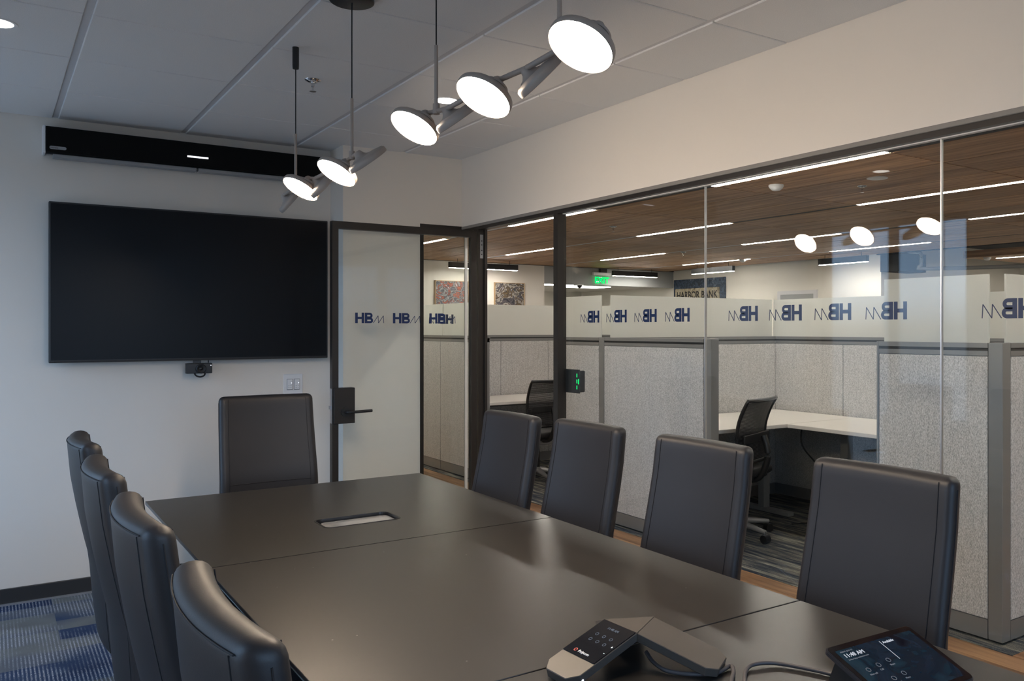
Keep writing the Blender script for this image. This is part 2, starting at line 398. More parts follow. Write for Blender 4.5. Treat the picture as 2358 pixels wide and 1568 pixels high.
# oak planks of the corridor
plank_me = None
def planks(x0, x1, y0, y1, w, ln):
    global plank_me
    k = 0; x = x0
    while x < x1-.02:
        y = y0 - (k*0.47) % ln
        while y < y1:
            a = max(y, y0); b = min(y+ln, y1)
            if b-a > .05:
                o = obj('plank', box(-min(w,x1-x)/2+.0008, min(w,x1-x)/2-.0008, -(b-a)/2+.0008, (b-a)/2-.0008, -.0115, 0), 'floor_wood', sub, local=True)
                o.location = (x+min(w,x1-x)/2, (a+b)/2, 0)
            y += ln
        x += w; k += 1
planks(.03, 1.08, -5.4, 4.2, .152, 1.22)
planks(1.085, 2.3, -5.0, -3.09, .152, 1.22)

# back wall: recessed tv wall, proud pier, lintel above the narrow sidelight
S('wall_back', box(XL-.2, -.783, YT, .50, 0, 3.0), 'wall_paint')
S('wall_back', box(-.783, -.29, YP, .50, 0, 3.0), 'wall_paint')
S('wall_back', box(-.29, .17, YP, .25, 2.08, 3.0), 'wall_paint')
S('wall_corridor', box(-.45, -.29, .50, 9.4, 0, 3.0), 'wall_paint_office')
S('wall_right', box(0, .17, YR-.2, YP, 2.076, 3.0), 'wall_paint')
S('wall_right', box(0, .17, YR-.2, -5.75, 0, 2.076), 'wall_paint')
# left wall with its window band
S('wall_left', box(XL-.2, XL, YR-.2, YT, 0, .45), 'wall_paint')
S('wall_left', box(XL-.2, XL, YR-.2, YT, 2.34, 3.0), 'wall_paint')
wy = [(.20, -1.30), (-2.65, -3.85)]
S('wall_left', box(XL-.2, XL, .20, YT, .45, 2.34), 'wall_paint')
S('wall_left', box(XL-.2, XL, -2.65, -1.30, .45, 2.34), 'wall_paint')
S('wall_left', box(XL-.2, XL, YR-.2, -3.85, .45, 2.34), 'wall_paint')
def window(n, axis, c, a0, a1, z0, z1, depth):
    """framed window; axis 'x': glass plane at x=c spanning y a0..a1; axis 'y': plane y=c spanning x"""
    w = empty('window_%d' % n, (c if axis=='x' else (a0+a1)/2, (a0+a1)/2 if axis=='x' else c, z0)); w['kind'] = 'structure'
    def bar(name, p0, p1, q0, q1, d, m='bronze'):
        if axis == 'x': return obj(name, box(c-d, c+d, p0, p1, q0, q1), m, w)
        return obj(name, box(p0, p1, c-d, c+d, q0, q1), m, w)
    t = .05
    bar('jamb', a0, a0+t, z0, z1, depth); bar('jamb', a1-t, a1, z0, z1, depth)
    bar('head', a0+t, a1-t, z1-t, z1, depth); bar('sill', a0+t, a1-t, z0, z0+t, depth)
    mid = (a0+a1)/2
    bar('mullion', mid-.02, mid+.02, z0+t, z1-t, depth)
    bar('pane', a0+t, mid-.02, z0+t, z1-t, .004, 'pane_window'); bar('pane', mid+.02, a1-t, z0+t, z1-t, .004, 'pane_window')
    return w
for i in range(2): window(i+1, 'x', XL-.10, wy[i][1], wy[i][0], .45, 2.34, .05)
# wall behind the photographer
S('wall_front', box(XL-.2, 0, YR-.2, YR, 0, .85), 'wall_paint')
S('wall_front', box(XL-.2, 0, YR-.2, YR, 2.30, 3.0), 'wall_paint')
S('wall_front', box(XL-.2, -3.15, YR-.2, YR, .85, 2.30), 'wall_paint')
S('wall_front', box(-.35, 0, YR-.2, YR, .85, 2.30), 'wall_paint')
window(3, 'y', YR-.10, -3.15, -1.75, .85, 2.30, .05)
window(4, 'y', YR-.10, -1.75, -.35, .85, 2.30, .05)
# baseboards
S('baseboard_back', box(XL, -.785, YT-.012, YT, 0, .085, .003), 'baseboard')
S('baseboard_back', box(-.783, -.30, YP-.012, YP, 0, .085, .003), 'baseboard')
S('baseboard_left', box(XL, XL+.012, YR, YT-.012, 0, .085, .003), 'baseboard')
S('trim_1', box(XL, -.785, YT-.020, YT-.012, 0, .010), 'silver')

# suspended ceiling: slab, tiles, grid bars
ceil = S('ceiling', box(XL-.2, .17, YR-.2, .5, 2.60, 2.66), 'plenum')
TX = [-3.55, -2.840, -2.231, -1.621, -1.011, -.402, 0.0]
TY = [YT] + [-.358-.6096*k for k in range(11)]
gx = .013; gy = .0035
tiles = {}
for i in range(len(TX)-1):
    for j in range(len(TY)-1):
        x0, x1, y1, y0 = TX[i], TX[i+1], TY[j], max(TY[j+1], YR)
        if y1-y0 < .05: continue
        a = x0 + (gx if i else 0); b = x1 - (gx if i < len(TX)-2 else 0)
        c = y0 + gy; d = y1 - gy
        key = (round(b-a,3), round(d-c,3))
        if key not in tiles:
            o = obj('ceiling_tile', box(-key[0]/2, key[0]/2, -key[1]/2, key[1]/2, 0, .022, .003, 1), 'ceiling_tile', ceil, local=True)
            tiles[key] = o.data
        else:
            o = shared('ceiling_tile', tiles[key], (0,0,0), ceil)
        o.location = ((a+b)/2, (c+d)/2, CZ)
for x in TX[1:-1]:
    obj('grid_bar', box(x-.0125, x+.0125, YR, YT, CZ+.006, CZ+.03), 'grid_metal', ceil)
for y in TY[1:]:
    if y > YR: obj('grid_bar', box(XL, 0, y-.006, y+.006, CZ+.014, CZ+.03), 'plenum', ceil)

# ------------------------------------------------------------------ glazed right wall
HB = None
def logo_mesh():
    """bold H and B followed by a thin zigzag, 0.174 wide and 0.062 high, drawn in x/y"""
    b = bmesh.new(); h = .062
    def rect(x0,x1,y0,y1):
        v = [b.verts.new(p) for p in ((x0,y0,0),(x1,y0,0),(x1,y1,0),(x0,y1,0))]; b.faces.new(v)
    s = .0150
    rect(0, s, 0, h); rect(.053-s, .053, 0, h); rect(s, .053-s, h*.39, h*.61)
    x0 = .0565; w = .050
    rect(x0, x0+s, 0, h)
    def bowl(y0, y1, xr):
        # ring-shaped half bowl between x0+s and xr
        cy = (y0+y1)/2; R = (y1-y0)/2; t = .0125; n = 8
        xs = xr-R
        out = [(x0+s, y1), (xs, y1)] + [(xs+R*math.sin(math.pi*k/n), cy+R*math.cos(math.pi*k/n)) for k in range(1,n)] + [(xs, y0), (x0+s, y0)]
        r = R-t
        inn = [(x0+s, y1-t), (xs, y1-t)] + [(xs+max(r,.002)*math.sin(math.pi*k/n)*1.0, cy+r*math.cos(math.pi*k/n)) for k in range(1,n)] + [(xs, y0+t), (x0+s, y0+t)]
        A = [b.verts.new((x,y,0)) for x,y in out]; B = [b.verts.new((x,y,0)) for x,y in inn]
        for k in range(len(A)-1): b.faces.new((A[k], A[k+1], B[k+1], B[k]))
    bowl(h*.455, h, x0+w-.003); bowl(0, h*.545, x0+w)
    zx = x0+w+.0005; zt = .0031
    pts = [(zx,.001),(zx+.030,.045),(zx+.032,.001),(zx+.062,.045),(zx+.0645,.001)]
    for (ax,ay),(bx,by) in zip(pts,pts[1:]):
        d = Vector((bx-ax,by-ay)).normalized(); n = Vector((-d.y,d.x))*zt/2
        v = [b.verts.new(p) for p in ((ax-n.x,ay-n.y,0),(bx-n.x,by-n.y,0),(bx+n.x,by+n.y,0),(ax+n.x,ay+n.y,0))]; b.faces.new(v)
    r = bmesh.ops.extrude_face_region(b, geom=list(b.faces))
    bmesh.ops.translate(b, verts=[g for g in r['geom'] if isinstance(g, bmesh.types.BMVert)], vec=(0,0,.0006))
    me = bpy.data.meshes.new('logo'); b.to_mesh(me); b.free(); me.materials.append(M['logo_navy']); return me
HB = logo_mesh()
def logo(parent, origin, xdir):
    o = bpy.data.objects.new('logo', HB); link(o, parent)
    o.matrix_local = Matrix.Translation(-wloc(parent)) @ frame_mtx(origin, xdir, (0,0,1)); return o

gw = empty('window_5', (GX, -3.0, 0)); gw['kind'] = 'structure'
HD = 2.043
obj('head_bead', box(-.004, .02, -5.75, YP, 2.062, 2.080, .002, 1), 'bead_grey', gw)
obj('head', box(.004, .054, -5.75, YP, HD, 2.0755), 'bronze', gw)
obj('head_channel', box(GX-.010, GX+.010, -5.75, -1.13, HD-.004, HD), 'grid_metal', gw)
obj('sill_channel', box(GX-.02, GX+.02, -5.75, -1.13, 0, .03), 'bronze', gw)
obj('jamb', box(.0, .055, -1.127, -1.083, 0, HD), 'bronze', gw)          # strike jamb
obj('jamb_stop', box(.035, .055, -1.083, -1.070, 0, HD), 'bronze', gw)
obj('corner_post', box(.0, .055, -.190, -.120, 0, HD), 'bronze', gw)    # hinge jamb at the corner
obj('jamb_stop', box(.038, .055, -.204, -.190, 0, HD), 'bronze', gw)
edges = [-1.128, -2.279, -3.437, -4.595, -5.75]
for a, b in zip(edges, edges[1:]):
    p = obj('pane', box(GX-.005, GX+.005, b+.0025, a-.0025, .012, HD-.004), 'pane_clear', gw)
    c = (a+b)/2 + (0.0 if a < -1.5 else -.02)
    for k in range(4):
        logo(p, (GX+.0054, c-.087+(1.5-k)*.2365, 1.4465), (0,1,0))
for y in edges[1:-1]:
    obj('joint_strip', box(GX-.0052, GX+.0052, y-.0024, y+.0024, .012, HD-.004), 'silver', gw)
# steel pivot plate on the hinge jamb
hp = obj('hinge_plate', box(.010, .032, -.1935, -.190, 1.86, 2.01, .001, 1), 'grey_plastic', gw)
for z in (1.885, 1.91, 1.945, 1.97): obj('screw', cyl((.021,-.1945,z),(.021,-.1935,z),.004,n=10), 'black_matte', hp)
# narrow sidelight in the back wall
sl = empty('window_6', (-.15, .10, 0)); sl['kind'] = 'structure'
obj('jamb', box(-.290, -.266, YP-.002, YP+.09, 0, 2.06), 'bronze', sl)
obj('head', box(-.290, .0, YP-.006, YP+.09, 2.045, 2.082), 'bronze', sl)
sp = obj('pane', box(-.266, .046, .095, .105, .012, 2.046), 'pane_clear', sl)
obj('joint_strip', box(.046, .064, .094, .106, .012, 2.046), 'white_plastic', sl)
logo(sp, (-.032, .1056, 1.4465), (-1,0,0))

# ------------------------------------------------------------------ open glass door
dy = -.200     # face turned to the room
dr = empty('door_1', (-.45, dy+.02, 0)); dr['kind'] = 'structure'
dx0, dx1, dz1 = -.928, -.018, 2.030
obj('stile', box(dx0, dx0+.036, dy, dy+.042, .012, dz1), 'bronze', dr)
obj('stile', box(dx1-.036, dx1, dy, dy+.042, .012, dz1), 'bronze', dr)
obj('rail', box(dx0+.036, dx1-.036, dy, dy+.042, dz1-.042, dz1), 'bronze', dr)
obj('rail', box(dx0+.036, dx1-.036, dy, dy+.042, .012, .10), 'bronze', dr)
dp = obj('pane', box(dx0+.036, dx1-.036, dy+.016, dy+.026, .10, dz1-.042), 'pane_clear', dr)
for x in (-.790, -.562, -.330): logo(dp, (x, dy+.0155, 1.4465), (1,0,0))
lp = obj('lock_plate', box(dx0+.006, dx0+.128, dy-.010, dy+.052, .872, 1.076, .002, 1), 'bronze', dr)
fin(obj('lever_rose', cyl((dx0+.072,dy-.010,.940),(dx0+.072,dy-.020,.940),.026,n=28), 'black_plastic', lp))
lv = tube([(dx0+.072,dy-.018,.940),(dx0+.072,dy-.050,.940),(dx0+.082,dy-.060,.940),(dx0+.10,dy-.062,.940),(dx0+.21,dy-.062,.943)], .0085, 12, k=5)
fin(obj('lever', lv, 'black_plastic', lp), 60)
obj('latch', box(dx0-.010, dx0+.002, dy+.012, dy+.030, .955, .975), 'brushed_steel', dr)
obj('edge_strip', box(dx0-.002, dx0+.001, dy+.006, dy+.036, .875, 1.073), 'brushed_steel', dr)

# ------------------------------------------------------------------ office shell
S('wall_office', box(-.45, 6.32, 9.4, 9.55, 0, 3.1), 'wall_paint_office')
S('trim_2', box(6.32, 9.6, 9.4, 9.55, 2.305, 3.1), 'soffit_paint')
S('wall_office', box(6.17, 6.32, 9.55, 13, 0, 3.1), 'wall_paint_office')
S('wall_office', box(6.17, 9.75, 13, 13.15, 0, 3.1), 'wall_paint_office')
S('wall_office', box(9.6, 9.75, 4.0, 13, 0, 3.1), 'wall_paint_office')
S('wall_office', box(9.75, 15.0, 4.6, 4.75, 0, 3.1), 'wall_paint_office')
S('wall_office', box(15.0, 15.15, -7.2, 4.75, 0, 3.1), 'wall_paint_office')
S('wall_office', box(.17, 15.0, -7.2, -7.05, 0, 3.1), 'wall_paint_office')
S('ceiling', box(6.32, 9.6, 9.55, 13, 2.33, 2.40), 'wall_paint_office')
S('ceiling', box(-.45, 15.15, -7.2, 13.15, 3.0, 3.1), 'deck_black')
S('trim_3', box(-.29, 9.6, 9.385, 9.4, 2.648, 2.672), 'black_matte')
# wood plank ceiling
oc = S('ceiling', box(.17, 9.5, -7.05, 9.39, OZ+.005, OZ+.05), 'deck_black')
SX = [.665+1.955*k for k in range(5)]            # light channels
SY = [-6.76 + 1.815*k for k in range(10)]        # seams: ... -1.315, .5, 2.315, 4.13, ...
pl = {}
def wplank(x0,x1,y0,y1):
    key = (round(x1-x0,3), round(y1-y0,3))
    if key not in pl:
        o = obj('wood_plank', box(-key[0]/2,key[0]/2,-key[1]/2,key[1]/2,0,.0049), 'ceiling_wood', oc, local=True); pl[key] = o.data
    else: o = shared('wood_plank', pl[key], (0,0,0), oc)
    o.location = ((x0+x1)/2,(y0+y1)/2,OZ)
bounds = [.17-1.3] + SX + [SX[-1]+1.0]
for a, b in zip(bounds, bounds[1:]):
    a2 = a+.035; b2 = b-.035
    n = 3; w = (b2-a2)/n if b != bounds[-1] else (b2-a2)/2
    k = 0
    while a2+k*w < b2-.01:
        x0 = max(a2+k*w+.007, .172); x1 = min(a2+(k+1)*w-.007, 9.5)
        k += 1
        if x1-x0 < .03: continue
        for y0, y1 in zip(SY, SY[1:]+[9.385]):
            y1 = min(y1, 9.385)
            if y1-y0 > .05: wplank(x0, x1, y0+.006, y1-.006)
S('trim_4', box(9.48, 9.52, -7.05, 4.0, OZ-.012, OZ+.3), 'deck_black')
# wood raft beyond the dark gap
wr = S('ceiling', box(11.4, 14.9, -7.0, 3.6, OZ+.02, OZ+.12), 'deck_black')
for k in range(5):
    obj('wood_plank', box(11.4+.7*k+.004, 11.4+.7*(k+1)-.004, -7.0, 3.6, OZ, OZ+.02), 'ceiling_wood', wr)
obj('fascia', box(11.385, 11.40, -7.0, 3.6, OZ, OZ+.12), 'ceiling_wood', wr)
obj('fascia', box(11.385, 14.9, 3.6, 3.615, OZ, OZ+.12), 'ceiling_wood', wr)

# ================================================================== LARGE THINGS
# ------------------------------------------------------------------ conference table
tx0, tx1 = -2.018, -.878
ty = [-1.310, -2.480, -3.648, -4.816]
TZ = .740
tb = empty('conference_table', (-1.448, -3.06, 0))
tag(tb, 'long dark conference table with thin top in three sections', 'table')
def rounded_rect(x0,x1,y0,y1,r,n=6):
    pts = []
    for cx,cy,a0 in ((x1-r,y1-r,0),(x0+r,y1-r,90),(x0+r,y0+r,180),(x1-r,y0+r,270)):
        for k in range(n+1):
            a = math.radians(a0+90*k/n); pts.append((cx+r*math.cos(a), cy+r*math.sin(a)))
    return pts
hx0,hx1,hy0,hy1 = -1.592,-1.318,-2.190,-2.035
def top_with_hole(x0,x1,y0,y1,z0,z1,hole):
    b = bmesh.new()
    def loop(poly,z):
        v = [b.verts.new((x,y,z)) for x,y in poly]
        e = [b.edges.new((v[i],v[(i+1)%len(v)])) for i in range(len(v))]; return v,e
    outer = [(x0,y0),(x1,y0),(x1,y1),(x0,y1)]
    rings = []
    for z in (z0,z1):
        vo,eo = loop(outer,z); vh,eh = loop(hole,z)
        bmesh.ops.triangle_fill(b, edges=eo+eh, use_beauty=True)
        rings.append((vo,vh))
    for q in (0,1):
        A,B = rings[0][q], rings[1][q]
        for i in range(len(A)): b.faces.new((A[i],A[(i+1)%len(A)],B[(i+1)%len(B)],B[i]))
    bmesh.ops.recalc_face_normals(b, faces=b.faces); return b
for i in range(3):
    y1, y0 = ty[i]-(.0022 if i else 0), ty[i+1]+.0022
    if i == 0: o = obj('table_top', top_with_hole(tx0,tx1,y0,y1,TZ-.010,TZ, rounded_rect(hx0,hx1,hy0,hy1,.028)), 'table_top', tb)
    else: o = obj('table_top', box(tx0,tx1,y0,y1,TZ-.010,TZ,.0015,2), 'table_top', tb)
    u = obj('edge_band', box(tx0,tx0+.003,y0+.002,y1-.002,TZ-.0125,TZ-.010), 'table_edge', o)
    if i: obj('underframe', box(tx0+.10,tx1-.10,y0+.08,y1-.08,TZ-.055,TZ-.0105), 'table_under', tb)
    else:
        obj('underframe', box(tx0+.10,hx0-.02,y0+.08,y1-.08,TZ-.055,TZ-.0105), 'table_under', tb)
        obj('underframe', box(hx1+.02,tx1-.10,y0+.08,y1-.08,TZ-.055,TZ-.0105), 'table_under', tb)
    obj('pedestal', box(-1.58,-1.32,(y0+y1)/2-.05,(y0+y1)/2+.05,.02,TZ-.055,.004,1), 'table_under', tb)
    obj('foot', box(-1.63,-1.27,(y0+y1)/2-.16,(y0+y1)/2+.16,0,.02,.004,1), 'table_under', tb)
obj('bracket', box(tx0-.012,tx0+.12,-1.86,-1.82,TZ-.030,TZ-.012,.002,1), 'table_under', tb)
# power well let into the far section
pw = empty('power_well', ((hx0+hx1)/2,(hy0+hy1)/2,TZ-.06), parent=None)
tag(pw, 'recessed power tray with mirror steel flap in the table top', 'power outlet')
def ringwall(poly, z0, z1, t):
    b = bmesh.new(); cx = sum(p[0] for p in poly)/len(poly); cy = sum(p[1] for p in poly)/len(poly)
    inner = [(cx+(x-cx)*(1-t/abs(hx1-hx0)*2), cy+(y-cy)*(1-t/abs(hy1-hy0)*2)) for x,y in poly]
    A = [[b.verts.new((x,y,z)) for x,y in P] for P,z in ((poly,z0),(poly,z1),(inner,z1),(inner,z0))]
    n = len(poly)
    for q in range(4):
        R,T = A[q],A[(q+1)%4]
        for i in range(n): b.faces.new((R[i],R[(i+1)%n],T[(i+1)%n],T[i]))
    bmesh.ops.recalc_face_normals(b, faces=b.faces); return b
obj('rim', ringwall(rounded_rect(hx0+.0008,hx1-.0008,hy0+.0008,hy1-.0008,.027), TZ-.05, TZ+.0012, .005), 'black_plastic', pw)
b = prism(rounded_rect(hx0+.006,hx1-.006,hy0+.006,hy1-.006,.024), TZ-.052, TZ-.050); obj('tray', b, 'black_plastic', pw)
b = prism(rounded_rect(hx0+.020,hx1-.012,hy0+.008,hy1-.020,.020), -.0015, .0015)
bmesh.ops.transform(b, verts=b.verts, matrix=Matrix.Translation((0,0,TZ-.010)) )
obj('flap', b, 'satin_flap', pw)

# ------------------------------------------------------------------ leather chairs
def back_x(z):      # forward offset of the front face at height z (chair frame, x forward)
    P = [(.34,.088),(.46,.078),(.55,.074),(.648,.069),(.714,.055),(.823,.033),(.921,.015),(1.045,0.0),(1.08,-.006)]
    for (a,fa),(c,fc) in zip(P,P[1:]):
        if z <= c: return fa+(fc-fa)*(z-a)/(c-a)
    return P[-1][1]
def back_deform(v, lift):
    # v.x in [-1(back)..0(front)] * thickness, v.y lateral, v.z height before lift
    u = v.y/.225
    z = v.z
    hw = .225 + .012*(1.0-(z-.46)/.59)
    puff = .008*(1-u*u)*(1-((z-.755)/.30)**2) if v.x < -.03 else .006*(1-u*u)
    x = v.x + back_x(z) + .026*u*u + (puff if v.x > -.03 else -puff)
    return Vector((x, u*hw, z+lift))
def make_chair(label, loc, rz, lift=0.0, group='leather chairs around the conference table'):
    t = empty('conference_chair', loc, rz); tag(t, label, 'chair', group)
    T = .056
    b = box(-T,0,-.225,.225,.36,1.05)
    es = [e for e in b.edges]
    bmesh.ops.subdivide_edges(b, edges=[e for e in b.edges if abs(e.verts[0].co.z-e.verts[1].co.z)>.1], cuts=15, use_grid_fill=True)
    bmesh.ops.subdivide_edges(b, edges=[e for e in b.edges if abs(e.verts[0].co.y-e.verts[1].co.y)>.1], cuts=11, use_grid_fill=True)
    sharp = [e for e in b.edges if len(e.link_faces)==2 and e.link_faces[0].normal.dot(e.link_faces[1].normal) < .5]
    b.normal_update()
    sharp = [e for e in b.edges if len(e.link_faces)==2 and e.link_faces[0].normal.dot(e.link_faces[1].normal) < .5]
    bmesh.ops.bevel(b, geom=sharp, offset=.024, segments=4, affect='EDGES', profile=.5)
    for v in b.verts: v.co = back_deform(v.co, lift)
    bk = fin(obj('backrest', b, 'leather', t, local=True), 60)
    def seam(pts, r=.0012, name='seam'):
        P = [back_deform(Vector(p), lift) for p in pts]
        fin(obj(name, tube(P, r, 6, k=2), 'thread', bk, local=True), 80)
    N = 12
    for s in (-1,1):
        # stitched lines framing the centre panel, front and back
        seam([(0.0008, s*.186, .38+(1.036-.38)*k/N) for k in range(N+1)])
        seam([(-T-.0002, s*.186, .38+(1.03-.38)*k/N) for k in range(N+1)])
        seam([(-T*.5, s*.2255, .38+(1.02-.38)*k/N) for k in range(N+1)], .0014)
    seam([(-T-.0002+.012*0, .2*(2*k/N-1), 1.034) for k in range(N+1)], .0014)
    seam([(0.0008, .186*(2*k/N-1), .625) for k in range(N+1)], .0018)
    # seat, mechanism, column, star base
    b = box(.086,.55,-.235,.235,.415,.485,.026,4); bmesh.ops.translate(b, verts=b.verts, vec=(0,0,lift))
    st = fin(obj('seat', b, 'leather', t, local=True), 60)
    fin(obj('seat_seam', tube([(.11,-.236,.45+lift),(.53,-.236,.45+lift)], .0015, 6, k=1), 'thread', st, local=True))
    obj('back_bracket', box(.06,.18,-.05,.05,.37+lift,.414+lift,.008,2), 'black_plastic', t, local=True)
    obj('mechanism', box(.16,.36,-.10,.10,.37+lift,.414+lift,.008,2), 'black_plastic', t, local=True)
    fin(obj('gas_column', cyl((.25,0,.10),(.25,0,.37+lift),.028,n=20), 'chrome', t, local=True))
    fin(obj('base_hub', cyl((.25,0,.075),(.25,0,.125),.045,.036,n=20), 'chrome', t, local=True))
    for k in range(5):
        a = math.radians(36+72*k); c,s = math.cos(a), math.sin(a)
        b = bmesh.new(); n = 8
        for q,(r,w,z,h) in enumerate([(.03,.022,.105,.018),(.29,.013,.068,.010)]): pass
        P0 = Vector((.25+.03*c,.03*s,.103)); P1 = Vector((.25+.30*c,.30*s,.068))
        fin(obj('star_leg', cyl(P0,P1,.020,.012,n=12), 'chrome', t, local=True))
        w = Vector((.25+.30*c,.30*s,.027))
        cs = fin(obj('caster', cyl(w-Vector((-s,c,0))*.022, w+Vector((-s,c,0))*.022, .027, n=20), 'black_plastic', t, local=True))
        obj('caster_stem', cyl(w+Vector((0,0,.02)), w+Vector((0,0,.042)), .006, n=8), 'chrome', cs, local=True)
    return t
# right side of the table (facing -x): back front-face top lands at x ~ -0.6
RC = [(-.565,-3.655,'nearest leather chair on the glass side, beside the tablet'),
      (-.590,-2.960,'leather chair on the glass side, second from the camera'),
      (-.597,-2.300,'leather chair on the glass side, third from the camera'),
      (-.655,-1.785,'leather chair on the glass side nearest the open door')]
for x,y,l in RC: make_chair('dark brown ' + l, (x,y,0), math.pi, -.005)
LC = [(-2.255,-3.870,'near left dark leather chair seen from behind, closest to the camera'),
      (-2.262,-3.165,'second dark leather chair in the left row, seen from behind'),
      (-2.262,-2.470,'third dark leather chair in the left row, seen from behind'),
      (-2.250,-1.775,'farthest dark leather chair in the left row, near the screen wall')]
for x,y,l in LC: make_chair(l, (x,y,0), 0.0, .008)
make_chair('dark leather chair at the head of the table below the screen', (-1.375,-.56,0), -math.pi/2, .030)

# ------------------------------------------------------------------ television
tv = empty('television', (-1.542, .25, 1.238)); tag(tv, 'large black wall-mounted television, switched off', 'television')
obj('housing', box(-2.263,-.822,.213,.250,1.236,2.076,.004,2), 'black_plastic', tv)
obj('screen', box(-2.254,-.831,.2115,.214,1.250,2.067), 'tv_screen', tv)
obj('mount', box(-1.75,-1.35,.250,.2835,1.45,1.85), 'black_matte', tv)
obj('lower_lip', box(-2.24,-.845,.2105,.216,1.237,1.246), 'black_matte', tv)
# ------------------------------------------------------------------ sound bar
sb = empty('sound_bar', (-1.57, .22, 2.32)); tag(sb, 'long black microphone and speaker bar high on the wall', 'speaker')
obj('grille', box(-2.278,-.850,.165,.205,2.322,2.455,.004,2), 'soundbar_cloth', sb)
obj('housing', box(-2.272,-.856,.205,.2835,2.330,2.450), 'black_matte', sb)
obj('end_cap', box(-2.290,-2.278,.170,.2835,2.318,2.458,.002,1), 'white_plastic', sb)
obj('end_cap', box(-.850,-.838,.170,.2835,2.318,2.458,.002,1), 'white_plastic', sb)
obj('cable_tray', box(-2.245,-1.565,.190,.250,2.300,2.319,.002,1), 'grey_plastic', sb)
obj('cable_tray', box(-1.555,-.880,.190,.250,2.300,2.319,.002,1), 'grey_plastic', sb)
obj('indicator_bar', box(-1.617,-1.509,.1625,.166,2.370,2.379,.001,1), 'indicator', sb)
bd = obj('badge', prism([(x,z) for x,z in rounded_rect(-2.262,-2.188,2.338,2.354,.0078)],0,.002), 'grey_plastic', sb)
bd.data.transform(Matrix.Translation(wloc(sb))); bd.data.transform(Matrix(((1,0,0,0),(0,0,-1,.1648),(0,1,0,0),(0,0,0,1)))); bd.data.transform(Matrix.Translation(-wloc(sb)))
text('\u2022nureva', .011, frame_mtx((-2.258,.1625,2.3425),(1,0,0),(0,0,1)), 'black_matte', bd)
# ------------------------------------------------------------------ camera below the screen
wc = empty('conference_camera', (-1.552,.20,1.15)); tag(wc, 'small black video camera hanging below the television', 'camera')
obj('body', box(-1.620,-1.484,.185,.222,1.163,1.221,.004,2), 'black_plastic', wc)
obj('clamp', box(-1.578,-1.540,.20,.225,1.221,1.236), 'black_plastic', wc)
lens = fin(obj('lens_ring', lathe([(0,.0),(.026,0),(.027,.016),(.022,.020),(.012,.014),(0,.012)],28, Matrix.Translation((-1.545,.185,1.190))@Matrix.Rotation(math.pi/2,4,'X')), 'black_matte', wc))
fin(obj('lens', lathe([(.011,.013),(.008,.0165),(0,.018)],20, Matrix.Translation((-1.545,.185,1.190))@Matrix.Rotation(math.pi/2,4,'X')), 'phone_glass', lens))
fin(obj('cable', tube([(-1.50,.215,1.235),(-1.499,.214,1.222)],.003,8,k=1), 'black_matte', wc))
fin(obj('cable', tube([(-1.575,.205,1.165),(-1.565,.20,1.150),(-1.545,.198,1.143),(-1.525,.20,1.150),(-1.518,.205,1.165)],.0045,8), 'black_matte', wc))
obj('status_light', box(-1.494,-1.490,.184,.186,1.206,1.210), 'indicator', wc)
# ------------------------------------------------------------------ light switches
sw = empty('wall_switch', (-1.011,YT,1.02)); tag(sw, 'white double dimmer switch plate on the wall beside the door', 'switch')
obj('plate', box(-1.067,-.955,YT-.006,YT,1.015,1.140,.002,2), 'white_plastic', sw)
for x in (-1.032,-.990):
    k = obj('dimmer', box(x-.017,x+.017,YT-.010,YT-.006,1.044,1.111,.001,1), 'grey_plastic', sw)
    obj('button', box(x-.015,x+.015,YT-.012,YT-.010,1.048,1.108,.001,1), 'white_plastic', k)
    obj('led', box(x+.007,x+.011,YT-.0126,YT-.012,1.084,1.088), 'indicator', k)
    for z in (1.058,1.070):
        for q in (-.006,.006): obj('key_mark', box(x+q-.002,x+q+.002,YT-.0125,YT-.012,z-.001,z+.001), 'black_matte', k)

# ------------------------------------------------------------------ pendant lights
def lamp_head(parent, c, n, s):
    """disc lamp; c centre, n light direction, s side (along y) on which the joint sits. Returns the joint position"""
    n = Vector(n).normalized(); yv = (Vector((0,1,0)) - n*n.y).normalized(); xv = yv.cross(n); c = Vector(c)
    mt = Matrix(((xv.x,yv.x,n.x,c.x),(xv.y,yv.y,n.y,c.y),(xv.z,yv.z,n.z,c.z),(0,0,0,1)))   # local z = light direction
    R = .0705
    b = lathe([(0,-.016),(R*.62,-.016),(R*.90,-.0125),(R*.985,-.007),(R,.002),(R*.99,.0065),(R*.965,.0075),(R*.945,.004),(0,.004)], 48, mt)
    h = obj('lamp_head', b, 'lamp_body', parent); fin(h, 50)
    hm = mt @ Matrix.Translation((0, s*.036, 0))
    b = lathe([(.0,-.040),(.010,-.039),(.0135,-.034),(.0165,-.026),(.023,-.0195),(.033,-.0155),(.033,-.010),(0,-.010)], 28, hm)
    fin(obj('knuckle', b, 'lamp_body', h), 60)
    b = lathe([(0,.0068),(R*.942,.0068),(R*.942,.0042),(0,.0042)], 48, mt)
    fin(obj('diffuser', b, 'disc_light', h), 30)
    return hm @ Vector((0,0,-.034))
